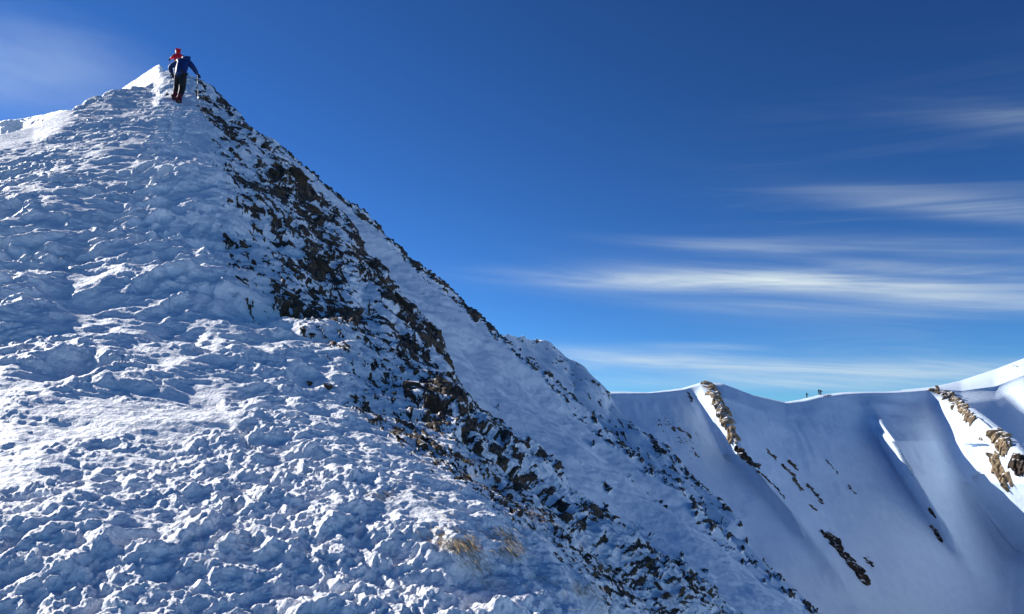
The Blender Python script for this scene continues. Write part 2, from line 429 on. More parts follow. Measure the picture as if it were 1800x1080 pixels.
# ---- near slope: broad snow ramp, rocky flank, left crest --------------------
Q = 1.0
thA = columns(-160, 1420, int(1150 * Q), 70)
ramp = Sheet('snow_slope', ['L0', 'L1', 'M1', 'EA', 'GA'], [20, int(330 * Q), int(540 * Q), 60], thA, soften=3)
A = ramp
def smooth_cols(M, k):
    g = np.exp(-np.arange(-3 * k, 3 * k + 1) ** 2 / (2.0 * k * k)); g /= g.sum()
    Mp = np.pad(M, ((0, 0), (3 * k, 3 * k)), mode='edge'); out = np.zeros_like(M)
    for j in range(len(g)):
        out += g[j] * Mp[:, j:j + M.shape[1]]
    return out
_rows = np.arange(A.shape[0]); _ea = A.key_row['EA']
_b = (sstep(5, 25, _rows) * sstep(_ea - 25, _ea - 200, _rows))[:, None] * (np.arange(A.shape[1]) < 470)[None, :]
_b = smooth_cols(_b.astype(float), 25)
R_ = A.R * (1 - _b) + smooth_cols(A.R, 40) * _b
Z_ = A.P[..., 2] * (1 - _b) + smooth_cols(A.P[..., 2], 40) * _b
A.R = R_; A.P = np.stack([R_ * np.sin(thA), R_ * np.cos(thA), Z_], -1); A.update()
P0 = A.flat().copy(); N0 = A.N.reshape(-1, 3)
U0, V0 = A.U.copy(), A.V.copy()
rr = A.R.reshape(-1)
sp = rr * 0.0022 + 0.002
# fall-line frame of the flank: rocks and wind streaks run along it
ax1 = np.array([15.4, -22.0, -16.4]); ax1 /= np.linalg.norm(ax1)
ax2 = np.cross(ax1, [0.5, -0.3, 0.8]); ax2 /= np.linalg.norm(ax2)
ax3 = np.cross(ax1, ax2)
def beds(sheet, ang, l1, l2, k=9.0):
    ca, sa = math.cos(math.radians(ang)), math.sin(math.radians(ang))
    u = np.clip(sheet.U, -4000, 6000).reshape(-1); v = np.clip(sheet.V, -4000, 6000).reshape(-1)
    return np.stack([(u * ca + v * sa) / l1, (-u * sa + v * ca) / l2, np.log(sheet.R.reshape(-1)) * k], -1)
def frame(P, a, b, c):
    return np.stack([P @ ax1 * a, P @ ax2 * b, P @ ax3 * c], -1)

rock_left_v = [100, 130, 180, 230, 300, 400, 470, 520, 600, 650, 720, 800, 850, 900, 950, 1000, 1080, 1200]
rock_left_u = [330, 335, 345, 372, 375, 395, 400, 455, 545, 590, 630, 700, 760, 815, 890, 960, 1070, 1250]
uL = np.interp(V0, rock_left_v, rock_left_u)
uR = np.interp(V0, A_V[8:], A_U[8:])
uR = np.maximum(uR, uL + 25)
sband = ((U0 - uL) / (uR - uL)).reshape(-1)
onflank = (V0.reshape(-1) > 60) & (U0.reshape(-1) > 300) & (V0.reshape(-1) < 1300)
dens = sstep(-0.05, 0.28, sband) * onflank
dens = np.where(sband > 1.15, dens * 0.6, dens)
upper = sstep(650, 450, V0.reshape(-1))
lower = sstep(700, 900, V0.reshape(-1))

mask_r = sstep(-0.30, 0.30, fbm(P0, 0.75, 3, gain=0.6, seed=3.1))
flank = sstep(-0.25, 0.25, sband) * onflank
windz = sstep(-0.9, -0.25, sband) * onflank
wgt_crust = (1 - 0.9 * flank) * (1 - 0.45 * windz)
big = fbm(P0, 0.22, 3, seed=9.0) * 0.22 + fbm(P0, 0.9, 3, fade=sp, seed=1.0) * (0.11 - 0.05 * sstep(7, 2.5, rr) - 0.045 * sstep(9, 15, rr))
warp = 0.35 * np.stack([fbm(P0, 2.0, 2, seed=5), fbm(P0, 2.0, 2, seed=6), 0 * rr], -1)
wd1, wd2, wc, wo = worley(P0 * np.array([1.9, 1.4, 1.4]) + warp)
pits = (1 - 0.45 * sstep(9, 15, rr)) * (-0.08 * sstep(0.45, 0.10, wd1) + 0.03 * np.exp(-((wd1 - 0.50) / 0.10) ** 2)) * (_rnd[wc, 3] > 0.35)
hd1, hd2, hc, ho = worley(P0 * np.array([1.15, 0.85, 0.85]) + warp * 1.3 + 3.7)
hollow = sstep(0.50, 0.16, hd1) * (_rnd[hc, 2] > 0.42) * sstep(16, 6, rr)
crust = fbm(P0 + warp * 0.3, 3.4, 6, gain=0.58, fade=sp, kind='r', seed=2.0) * 0.036
crust2 = fbm(P0, 2.8, 5, gain=0.54, fade=sp, seed=12.0) * 0.034
nearc = sstep(9.0, 2.5, rr)
isel = rr < 12
crust_n = np.zeros(len(P0), np.float32)
crust_n[isel] = fbm(P0[isel] + warp[isel] * 0.1, 7.0, 6, gain=0.62, fade=sp[isel] * 0.7, kind='r', seed=40.0) * 0.0145 + fbm(P0[isel], 11.0, 4, gain=0.6, fade=sp[isel] * .7, seed=44.0) * 0.012
crust = crust * (1 - 0.74 * nearc) + crust_n * nearc
clods = np.zeros(len(P0), np.float32)
for fq, keep, hgt in ((4.2, 0.16, 0.34), (9.5, 0.26, 0.36), (21.0, 0.32, 0.38), (46.0, 0.38, 0.40), (80.0, 0.40, 0.40)):
    ok = (sp * fq < 0.16) & (wgt_crust * mask_r > 0.05) & (V0.reshape(-1) < 1250) & (np.abs(U0.reshape(-1) - 600) < 900)
    c1, c2, cc, co = worley(P0[ok] * fq + warp[ok] * 0.6, 0.8)
    hgt = hgt * (1 - (0.75 if fq < 5 else 0.45 if fq < 12 else 0) * sstep(7, 3, rr[ok]))
    rad = 0.18 + 0.30 * _rnd[cc, 0]
    lump = np.sqrt(np.clip(rad * rad - c1 * c1, 0, None)) * (_rnd[cc, 3] < keep * (0.4 + mask_r[ok]))
    clods[ok] += lump / fq * hgt * 2.0 * np.clip(1.6 - sp[ok] * fq * 10, 0, 1)
streaks = fbm(beds(A, 14, 90, 17, 6), 1.0, 4, gain=0.58, seed=8.0) * rr * (0.0005 + 0.0022 * np.maximum(windz, 0.6 * flank))
lc = sstep(50, 15, (V0 - np.interp(U0, A_U, A_VR)).reshape(-1)) * sstep(150, 105, U0.reshape(-1)) if True else (V0 < np.interp(U0, A_U, A_V) + 34).reshape(-1) * (U0.reshape(-1) < 125) + ((V0 < np.interp(U0, [220, 235, 270, 290], [140, 156, 150, 128])).reshape(-1)) * (U0.reshape(-1) > 215) * (U0.reshape(-1) < 292)
wgt_crust = wgt_crust * (1 - 0.85 * lc)
streaks += fbm(P0 * np.array([0.45, 1.6, 1.6]), 3.0, 4, fade=sp * 0.5, kind='r', seed=21.0) * (0.012 + 0.010 * windz)
tru = np.interp(V0, [150, 190, 260, 340, 430, 520, 600, 700], [306, 306, 285, 262, 270, 290, 330, 350]).reshape(-1)
trk = np.exp(-((U0.reshape(-1) - tru) / (26 + 0.03 * V0.reshape(-1))) ** 2) * sstep(150, 200, V0.reshape(-1)) * sstep(720, 560, V0.reshape(-1))
far_c = 1 - 0.12 * sstep(6, 14, rr)
disp = big * (0.35 + 0.65 * sstep(1.0, 6, rr)) + (pits + crust2) * wgt_crust * (0.45 + 0.55 * mask_r) * far_c * (1 - 0.45 * nearc) + (crust + clods) * wgt_crust * (0.12 + 1.02 * mask_r) * far_c * (1 - 0.55 * trk) * (1 - 0.72 * hollow) - 0.115 * hollow + streaks - 0.012 * trk
disp *= 1 - 0.7 * lc
# boot prints of the track to the summit
trp_ = [(309, 200), (300, 232), (286, 265), (272, 310), (263, 350), (268, 410), (276, 460), (290, 520), (312, 580), (318, 640), (300, 710), (276, 790), (262, 880), (258, 980), (262, 1075)]
acc = 0.0; last = None
for i_ in range(len(trp_) - 1):
    for t_ in np.linspace(0, 1, 60, endpoint=False):
        u_ = trp_[i_][0] + (trp_[i_ + 1][0] - trp_[i_][0]) * t_; v_ = trp_[i_][1] + (trp_[i_ + 1][1] - trp_[i_][1]) * t_
        cth = int(np.argmin(np.abs(thA - px_ang(u_, v_)[0])))
        rw = int(np.argmin(np.abs(V0[:_ea, cth] - v_)))
        p_ = A.P[rw, cth]
        if last is None or np.linalg.norm(p_ - last) > 0.36:
            last = p_.copy(); acc += 1
            fr_ = float(sstep(4.5, 9, np.hypot(p_[0], p_[1])))
            if fr_ < 0.05: continue
            q_ = p_ + np.array([0.13 if int(acc) % 2 else -0.13, 0, 0])
            i0, i1 = max(0, rw - 90), min(A.shape[0], rw + 90); j0, j1 = max(0, cth - 90), min(A.shape[1], cth + 90)
            sub = A.P[i0:i1, j0:j1] - q_
            dd_ = (sub[..., 0] / 0.085) ** 2 + (sub[..., 1] / 0.17) ** 2
            dm = disp.reshape(A.shape)
            dm[i0:i1, j0:j1] += -0.085 * fr_ * np.exp(-dd_ ** 2) + 0.022 * fr_ * np.exp(-((np.sqrt(dd_) - 1.5) / 0.35) ** 2)

# rock plates breaking the surface
G1 = beds(A, 34, 95, 26, 3.0); G2 = beds(A, 33, 21, 5.6)
nmask = fbm(G1 + 0.3 * np.stack([fbm(G1, .8, 2, seed=5), fbm(G1, .8, 2, seed=6), 0 * rr], -1), 1.0, 2, gain=0.7, seed=31.0) * (0.50 - 0.26 * lower) + fbm(G2 * np.where(lower > 0.5, 1.25, 1.0)[:, None] if False else G2 + 0.35 * np.stack([fbm(G2, .6, 2, seed=5), fbm(G2, .6, 2, seed=6), 0 * rr], -1), 1.0, 4, gain=0.74, seed=34.0) * 0.92
uu_, vv_ = U0.reshape(-1), V0.reshape(-1)
patch = np.zeros(len(P0), np.float32)
for (u, v, a, b, ang, st) in [  # rocky and snowy patches of the band: centre, half length, half width, tilt down-right, weight
        (525, 335, 70, 26, 48, .30), (430, 320, 36, 11, 35, .34), (470, 225, 60, 14, 42, .22), (400, 170, 50, 10, 40, .18), (575, 478, 52, 24, 50, .34), (700, 535, 95, 17, 44, .40),
        (550, 545, 60, 16, 30, .25), (505, 512, 30, 12, 20, .25), (740, 690, 60, 26, 45, .25), (650, 610, 60, 16, 40, .12), (765, 600, 30, 16, 60, .3), (560, 410, 50, 14, 45, .15),
        (640, 450, 36, 12, 40, .25), (830, 800, 60, 14, 40, .10), (920, 790, 20, 14, 50, .3),
        (567, 387, 20, 12, 40, -.30), (608, 445, 26, 13, 45, -.40), (645, 540, 60, 20, 45, -.42), (512, 445, 40, 14, 25, -.35), (480, 480, 50, 14, 20, -.30), (440, 420, 50, 20, 60, -.28),
        (690, 610, 50, 14, 45, -.22), (600, 600, 50, 14, 25, -.28), (660, 690, 70, 16, 30, -.30), (770, 660, 28, 12, 45, -.3), (800, 770, 50, 12, 40, -.25), (600, 640, 60, 16, 20, -.3),
        (900, 860, 90, 10, 38, -.15), (720, 800, 60, 16, 30, -.25)]:
    ca, sa_ = math.cos(math.radians(ang)), math.sin(math.radians(ang))
    du_, dv_ = uu_ - u, vv_ - v
    patch += st * np.exp(-(((du_ * ca + dv_ * sa_) / a) ** 2 + ((-du_ * sa_ + dv_ * ca) / b) ** 2))
nmask = nmask + patch * 1.25
thr = 0.60 - 0.58 * dens + 0.09 * sstep(700, 900, V0.reshape(-1)) + 0.06 * sstep(820, 940, V0.reshape(-1)) + 0.10 * sstep(760, 960, V0.reshape(-1)) * sstep(0.5, 0.0, sband) + 0.10 * lower * sstep(0.0, 1, sband)
gap = np.exp(-((sband - 0.35) / 0.12) ** 2) * 0.10 * upper
rock = sstep(-0.14, 0.22, nmask - thr - gap) * onflank * (dens > 0.02)
sel = rock > 0.02
pd1, pd2, pc, po = worley(beds(A, 33, 24, 9, 8)[sel])
plate = (_rnd[pc, 3] - 0.35) * 0.20 + (po * (_rnd[pc, :3] - 0.5)).sum(1) * 0.22 - 0.05 * sstep(0.16, 0.0, pd2 - pd1)
disp_rock = np.zeros_like(disp)
disp_rock[sel] = plate * np.clip(rr[sel] / 19, 0.16, 1.1) * 0.52
disp = disp + disp_rock * sstep(0.05, 0.6, rock)
rockval = rock.copy()
rockval[sel] *= sstep(-0.34, -0.02, disp_rock[sel] + 0.10 * fbm(P0[sel], 6.0, 3, seed=50.0))
# small stones and frost break up the border
rockval = np.clip(rockval, 0, 1)
A.rock = rockval.reshape(A.shape)
fade_row = np.ones(A.shape, np.float32)
A.P = (P0 + N0 * disp[:, None]).reshape(*A.shape, 3)
A.update()
A.build(M_RAMP)
A_edge = A.key_row['EA']

def cornice(name, top, drop, n=260):
    """steep sunlit snow lip standing just beyond the slope's crest"""
    us = np.linspace(top[0][0], top[-1][0], n)
    tv = smooth1(np.interp(us, [t[0] for t in top], [t[1] for t in top]), 4); tr = np.interp(us, [t[0] for t in top], [t[2] for t in top])
    rows = []
    for t in np.linspace(0, 1, 50):
        rows.append([(u, v + drop * (1 - t), r - drop * 0.016 * (1 - t)) for u, v, r in zip(us, tv, tr)])
    for t in np.linspace(0, 1, 12)[1:]:
        rows.append([(u, v + drop * 1.2 * t * t, r + 2.4 * t) for u, v, r in zip(us, tv, tr)])
    P = []
    for row in rows:
        for u, v, r in row:
            d = px_dir(u, v); P.append(d * (r / math.hypot(d.x, d.y)))
    P = np.array(P)
    n_ = fbm(P, 0.5, 2, seed=90.) * 0.06 + fbm(P, 5.0, 4, seed=91.) * 0.02
    P = P + n_[:, None] * np.array([-.4, -.5, .7])
    nr, nc = len(rows), n
    idx = np.arange(nr * nc).reshape(nr, nc)
    q = np.stack([idx[:-1, :-1], idx[:-1, 1:], idx[1:, 1:], idx[1:, :-1]], -1).reshape(-1, 4)
    me = bpy.data.meshes.new(name); me.from_pydata(P.tolist(), [], q.tolist()); me.update()
    me.polygons.foreach_set('use_smooth', [True] * len(me.polygons)); me.materials.append(M_RAMP)
    o = bpy.data.objects.new(name, me); o['kind'] = 'structure'; col.objects.link(o)
cornice('snow_cornice', [(-420, 320, 37), (-200, 262, 32), (0, 213, 25.5), (60, 203, 24), (110, 193, 22.6), (135, 196, 22)], 75)
cornice('snow_cornice', [(215, 156, 38.5), (232, 144, 37.2), (255, 130, 35.8), (270, 120, 34.8), (276, 115.5, 34.4), (281, 114.5, 34.2), (287, 121, 34), (294, 140, 33.8), (298, 160, 33.8)], 55)

# ---- second snow gully behind the rocky flank --------------------------------
thB = columns(330, 1480, int(760 * Q), 30)
B = Sheet('snow_gully', ['GA', 'EB', 'GB'], [int(260 * Q), 40], thB, soften=2)
_eb = B.key_row['EB']
_b = sstep(_eb - 12, _eb - 70, np.arange(B.shape[0]))[:, None] * np.ones(B.shape[1])[None, :]
R_ = B.R * (1 - _b) + smooth_cols(B.R, 34) * _b; Z_ = B.P[..., 2] * (1 - _b) + smooth_cols(B.P[..., 2], 34) * _b
_th2 = smooth_cols(np.broadcast_to(thB[None, :], B.shape).copy(), 1) * 0 + thB[None, :]
B.R = R_; B.P = np.stack([R_ * np.sin(_th2), R_ * np.cos(_th2), Z_], -1); B.update()
P0 = B.flat().copy(); N0 = B.N.reshape(-1, 3); rr = B.R.reshape(-1)
sp = rr * 0.0025
t_row = (np.arange(B.shape[0]) / B.key_row['EB'])[:, None] * np.ones(B.shape[1])
tB = t_row.reshape(-1)
dpx = (np.interp(B.U, B_U, B_V) - B.V).reshape(-1) * -1        # px below the edge
disp = fbm(P0, 0.12, 3, seed=60.) * 0.4 + fbm(beds(B, 24, 120, 30, 5), 1.0, 5, gain=0.55, seed=61.) * rr * 0.0042
edge = np.exp(-(dpx / 12.0) ** 2) * (dpx > -30) * sstep(430, 520, B.U.reshape(-1)) * (1 - 0.42 * sstep(880, 1080, B.U.reshape(-1)))
lowpart = np.exp(-((dpx - 4) / 10.0) ** 2)
sparse = sstep(0.35, 0.7, fbm(frame(P0, 0.4, 1.2, 1.2), 0.45, 3, seed=63.)) * 0.12
nm = fbm(beds(B, 42, 24, 6), 1.0, 4, gain=0.78, seed=65.) + 0.06
rock = sstep(-0.10, 0.2, nm - 0.74 + 0.66 * edge + sparse) * (edge + sparse > 0.04)
disp += rock * (0.06 + 0.16 * fbm(beds(B, 40, 20, 9), 1.0, 3, kind='r', seed=66.))
B.rock = np.clip(rock, 0, 1).reshape(B.shape)
B.P = (P0 + N0 * disp[:, None]).reshape(*B.shape, 3); B.update(); B.build(M_GULLY)

# ---- third: long spur leading to the cirque ----------------------------------
thC = columns(740, 1500, int(560 * Q), 30)
C = Sheet('mountain_spur', ['GB', 'EC', 'GC'], [int(240 * Q), 40], thC, soften=2)
P0 = C.flat().copy(); N0 = C.N.reshape(-1, 3); rr = C.R.reshape(-1); sp = rr * 0.003
dpx = (C.V - np.interp(C.U, C_U, C_V)).reshape(-1)
disp = fbm(P0, 0.045, 3, seed=70.) * 2.0 + fbm(frame(P0, 0.5, 1.5, 1.5), 0.25, 5, fade=sp, seed=71.) * 0.6
uu = C.U.reshape(-1)
edge = np.exp(-(dpx / 13.0) ** 2) * sstep(1090, 1150, uu)
edge += 0.35 * np.exp(-((dpx - 22) / 16.0) ** 2) * sstep(930, 1000, uu)
nm = fbm(beds(C, 46, 22, 5), 1.0, 4, gain=0.78, seed=73.) + 0.06
rock = sstep(-0.08, 0.22, nm - 0.90 + 0.58 * edge)
disp += rock * 0.2
C.rock = np.clip(rock, 0, 1).reshape(C.shape)
# unseen far side of the spur, darkened to cut sunlight bounced onto the headwall
C.rock = np.maximum(C.rock, sstep(C.key_row['EC'] + 5, C.key_row['EC'] + 12, np.arange(C.shape[0]))[:, None] * sstep(8, 12, np.degrees(C.th))[None, :])
C.P = (P0 + N0 * disp[:, None]).reshape(*C.shape, 3); C.update(); C.build(M_SPUR)

# ---- cirque headwall with ribs ----------------------------------------------
thD = columns(860, 1960, int(760 * Q), 30)
D = Sheet('mountain_headwall', ['GC', 'MD', 'ND', 'ED', 'EE', 'F1', 'F2'], [60, int(150 * Q), int(190 * Q), int(40 * Q), 30, 20], thD, soften=4)
kk = np.exp(-np.arange(-75, 76) ** 2 / (2.0 * 25 ** 2)); kk /= kk.sum()
zz = np.pad(D.P, ((75, 75), (0, 0), (0, 0)), mode='edge')
zz = sum(kk[j] * zz[j:j + D.shape[0]] for j in range(151))
bl = (sstep(25, 60, np.arange(D.shape[0])) * sstep(D.key_row['ED'] - 12, D.key_row['ED'] - 80, np.arange(D.shape[0])))[:, None, None]
D.P = D.P * (1 - bl) + zz * bl
D.update()
U, V = D.U, D.V
rows_front = (np.arange(D.shape[0]) <= D.key_row['ED'])[:, None]
near = np.zeros(D.shape)
# ribs: (crest line in the photo, how far it stands out in metres, width of its left face in px, width of its right side in px)
RIBS = [
    ([(1236, 655), (1262, 700), (1285, 750), (1308, 800), (1350, 850), (1400, 905), (1470, 990), (1520, 1060)], [6, 12, 14, 14, 10, 7, 4, 1], 42, 130),
    ([(1515, 690), (1545, 730), (1575, 775), (1610, 835), (1650, 900), (1700, 980), (1760, 1080)], [0, 5, 17, 18, 10, 4, 0], 32, 170),
    ([(1640, 676), (1690, 702), (1740, 738), (1795, 780), (1860, 850), (1960, 970)], [5, 20, 42, 66, 84, 86], [30, 60, 105, 150, 185, 190], 150),
    ([(1800, 662), (1850, 712), (1900, 770), (1960, 860)], [8, 22, 26, 26], 75, 120),
    ([(1090, 690), (1150, 760), (1230, 850), (1330, 960)], [0, 3, 3, 1], 60, 60),
]
for pts, amp, wl, wr in RIBS:
    pu = np.array([p[0] for p in pts]); pv = np.array([p[1] for p in pts])
    cu = np.interp(V, pv, pu); am = np.interp(V, pv, amp)
    d = U - cu
    wl = np.interp(V, pv, wl) if isinstance(wl, list) else wl + 0 * d
    prof = np.where(d < 0, sstep(0, 1, d / wl + 1), np.exp(-np.maximum(d, 0) / wr * 1.6) * sstep(-1.2 * wr * 2.5, 0, -d))
    near += am * prof
near *= rows_front * sstep(0, 30, V - (np.interp(U, D_U, D_V) - 6))
near = np.where(V < 1500, near, 0)
D.P[..., :] *= (1 - near / np.maximum(D.R, 1))[..., None]
D.update()
P0 = D.flat().copy(); N0 = D.N.reshape(-1, 3); rr = D.R.reshape(-1); sp = rr * 0.003
disp = fbm(P0, 0.02, 3, seed=80.) * 1.6 + fbm(P0, 0.12, 4, fade=sp, seed=81.) * 0.22 + fbm(P0 * np.array([1, .4, .4]), 0.5, 3, fade=sp, seed=82.) * 0.16
disp += fbm(P0 * np.array([1, .22, .22]) + 0.0, 0.35, 4, fade=sp, kind='r', seed=83.) * 0.08 * sstep(-.2, .4, fbm(P0, 0.035, 2, seed=84.))
disp = disp * np.clip(1.0 - (rr > 300), 0, 1)
hi = np.exp(-((D.V - np.interp(D.U, D_U, D_V)) / 12.0) ** 2).reshape(-1)
disp *= 1 - 0.75 * hi
uu = D.U.reshape(-1); vv = D.V.reshape(-1)
def blob(u0, v0, u1, v1, wid):
    d = np.array([u1 - u0, v1 - v0], float); ln = np.hypot(*d); d /= ln
    t = (uu - u0) * d[0] + (vv - v0) * d[1]; s = -(uu - u0) * d[1] + (vv - v0) * d[0]
    return np.exp(-(s / wid) ** 2) * sstep(-wid, wid, t) * sstep(ln + wid, ln - wid, t)
dd = blob(1165, 740, 1240, 805, 13) * 0.8
nm = fbm(P0 * np.array([1, 1, .6]), 0.5, 4, gain=0.7, seed=85.)
rock = sstep(0.0, 0.25, nm - 0.75 + 0.75 * dd) * (rr < 260) * (dd > 0.05)
rock *= rows_front.repeat(D.shape[1], 1).reshape(-1)
# valleys out of sight are made dark so less bounce light reaches the headwall
th_ = np.broadcast_to(D.th[None, :], D.shape)
hid = sstep(10, 40, D.V - np.interp(D.U, C_U, C_V)) * (D.U > 1000) * sstep(1110, 1150, D.V + 0 * D.U + np.where(D.U < 1420, 1150, 0)) * (np.degrees(th_) > 2) * (np.degrees(th_) < 75)
dark_unseen = np.maximum(sstep(400, 440, D.R), hid)
D.rock = np.maximum(np.clip(rock, 0, 1).reshape(D.shape), dark_unseen)
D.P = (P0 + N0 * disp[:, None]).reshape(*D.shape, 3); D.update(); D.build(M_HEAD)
D_edge = D.key_row['ED']

# ------------------------------------------------------------------ object helpers
def tag(o, label=None, cat=None, group=None, kind=None):
    if label: o['label'] = label
    if cat: o['category'] = cat
    if group: o['group'] = group
    if kind: o['kind'] = kind
    return o

def mesh_obj(name, verts, faces, mat, parent=None, smooth=False, loc=None):
    me = bpy.data.meshes.new(name)
    me.from_pydata([tuple(v) for v in verts], [], faces)
    me.update()
    if smooth:
        me.polygons.foreach_set('use_smooth', [True] * len(me.polygons))
    me.materials.append(mat)
    o = bpy.data.objects.new(name, me)
    if loc is not None: o.location = loc
    col.objects.link(o)
    if parent: o.parent = parent
    return o

def hull(points):
    bm = bmesh.new()
    for p in points: bm.verts.new(p)
    r = bmesh.ops.convex_hull(bm, input=bm.verts)
    junk = [g for g in r['geom_interior'] if isinstance(g, bmesh.types.BMVert)]
    bmesh.ops.delete(bm, geom=junk, context='VERTS')
    bm.verts.ensure_lookup_table()
    vs = [v.co.copy() for v in bm.verts]
    bm.verts.index_update()
    fs = [tuple(v.index for v in f.verts) for f in bm.faces]
    bm.free()
    return vs, fs

rnd = random.Random(11)
def rock_shape(n=15, flat=0.45, wid=0.6):
    pts = []
    for _ in range(n):
        v = Vector((rnd.gauss(0, 1), rnd.gauss(0, 1), rnd.gauss(0, 1))).normalized()
        m = max(abs(v.x), abs(v.y), abs(v.z))
        v = v.lerp(v / m, 0.55) * rnd.uniform(0.75, 1.0)
        pts.append((v.x * 0.5, v.y * 0.5 * wid, v.z * 0.5 * flat))
    vs, fs = hull(pts)
    # roughen: chip each face towards an off-centre point
    nv, nf = list(vs), []
    for f in fs:
        a, b, c = [vs[i] for i in f]
        w1, w2 = rnd.uniform(.2, .5), rnd.uniform(.2, .4)
        p = a * w1 + b * w2 + c * (1 - w1 - w2)
        nrm = (b - a).cross(c - a)
        if nrm.length > 1e-6: nrm.normalize()
        if nrm.dot(p) < 0: nrm = -nrm
        area = ((b - a).cross(c - a)).length
        p = p + nrm * math.sqrt(area) * rnd.uniform(-0.10, 0.09)
        k = len(nv); nv.append(p)
        nf += [(f[0], f[1], k), (f[1], f[2], k), (f[2], f[0], k)]
    return nv, nf
SHAPES = [rock_shape(rnd.randint(11, 18), rnd.uniform(.35, .7), rnd.uniform(.45, .8)) for _ in range(16)]
ROCK_ME = []
for vs, fs in SHAPES:
    for m in (M_ROCK, M_BROWN):
        me = bpy.data.meshes.new('rock'); me.from_pydata([tuple(v) for v in vs], [], fs); me.update(); me.materials.append(m)
        ROCK_ME.append(me)

AX1 = Vector(ax1)
AXS = Vector((math.cos(math.radians(33)), -.12, -math.sin(math.radians(33)))).normalized()
def bed_matrix(n, jit=0.22, along=AXS):
    x = (along + Vector((rnd.gauss(0, jit), rnd.gauss(0, jit), rnd.gauss(0, jit)))).normalized()
    z = (n + Vector((rnd.gauss(0, .35), rnd.gauss(0, .35), rnd.gauss(0, .35)))).normalized()
    y = z.cross(x).normalized(); z = x.cross(y)
    return Matrix((x, y, z)).transposed()

# ---- named rocks on the near flank -------------------------------------------
def big_rock(u, v, lpx, wpx, mat, label, n=18, sink=0.2):
    p, nr = ramp.at(u, v, A_edge + 3)
    r = math.hypot(p.x, p.y)
    vs, fs = rock_shape(n, 0.75 * wpx / lpx, wpx / lpx)
    s = lpx * r / F * 1.12
    me = bpy.data.meshes.new('rock'); me.from_pydata([tuple(q) for q in vs], [], fs); me.update(); me.materials.append(mat)
    o = bpy.data.objects.new('rock', me)
    o.matrix_world = Matrix.Translation(p - nr * s * sink * 0.3) @ bed_matrix(nr, 0.10, (AX1 + AXS).normalized()).to_4x4() @ Matrix.Diagonal((s, s, s, 1))
    col.objects.link(o)
    return tag(o, label, 'rock')
BIG = [
    (518, 318, 66, 44, M_BROWN, 'large rusty brown slab high in the rocky band below the skyline'),
    (548, 365, 52, 26, M_BROWN, 'brown slab just below the large rusty slab high on the flank'),
    (478, 306, 40, 22, M_ROCK, 'dark wedge of rock to the left of the large rusty slab'),
    (640, 462, 54, 30, M_ROCK, 'upper dark ledge at the edge of the rock band beside the snow gully'),
    (672, 497, 62, 34, M_BROWN, 'middle brown ledge leaning over the smooth snow gully'),
    (706, 535, 66, 32, M_ROCK, 'long dark ledge below the brown ledge beside the snow gully'),
    (738, 566, 48, 26, M_ROCK, 'lower dark ledge end where the ledges meet the snow gully'),
    (764, 583, 40, 34, M_ROCK, 'upright dark block standing clear at the lowest end of the ledges'),
    (783, 628, 50, 12, M_BROWN, 'thin brown rock sliver lying in snow below the upright block'),
    (566, 468, 50, 34, M_ROCK, 'broad black outcrop rock in the middle of the rock band'),
    (596, 488, 38, 22, M_ROCK, 'black rock on the right of the broad black outcrop rock'),
    (512, 517, 46, 20, M_BROWN, 'brown grassy ledge rock on the left side of the rock band'),
    (560, 545, 54, 24, M_ROCK, 'dark slab under the brown grassy ledge rock'),
    (726, 684, 50, 34, M_ROCK, 'grey flat topped slab above the large brown slab on the lower flank'),
    (764, 722, 66, 36, M_BROWN, 'large brown slab with a shadowed face on the lower flank'),
    (802, 688, 32, 20, M_ROCK, 'dark rock right of the grey flat topped slab'),
    (828, 708, 34, 13, M_ROCK, 'narrow dark rock at the lower flank edge against gully snow'),
    (887, 753, 28, 14, M_ROCK, 'small dark fin rock alone in snow on the flank edge'),
    (919, 782, 26, 26, M_ROCK, 'dark block rising at the flank edge with snow gully behind'),
    (740, 780, 28, 18, M_ROCK, 'dark rock in the snow left of the lower flank rocks'),
    (818, 832, 40, 18, M_ROCK, 'low dark rock half buried in drifted snow on the lower flank'),
    (545, 676, 16, 14, M_BROWN, 'small brown rock alone in snow at the left, one of a pair'),
    (578, 681, 20, 20, M_ROCK, 'small dark rock alone in snow at the right of the isolated pair'),
    (405, 262, 16, 10, M_ROCK, 'small black stone alone in snow below the two climbers'),
    (415, 322, 44, 12, M_ROCK, 'thin dark ledge poking from snow at the left of the rock band'),
    (447, 466, 26, 9, M_BROWN, 'thin brown stone on smooth snow left of the rock band'),
    (1190, 984, 16, 14, M_ROCK, 'square dark block on the low flank edge near the bottom'),
    (1157, 1030, 18, 12, M_ROCK, 'dark block below the square block near the bottom edge'),
    (1090, 1024, 30, 11, M_ROCK, 'long dark rock in snow low on the flank near the frame bottom'),
    (1124, 996, 24, 9, M_ROCK, 'flat dark rock among grass low on the flank'),
]
TAKEN = []
for b_ in BIG:
    big_rock(*b_); TAKEN.append((b_[0], b_[1], b_[2] * 0.35))

# ---- loose rocks of the band: 262 as things, the small rest as scree ----------
Uf, Vf = ramp.U[:A_edge + 2], ramp.V[:A_edge + 2]
rk = ramp.rock[:A_edge + 2]
dn = dens.reshape(A.shape)[:A_edge + 2]
sb = sband.reshape(A.shape)[:A_edge + 2]
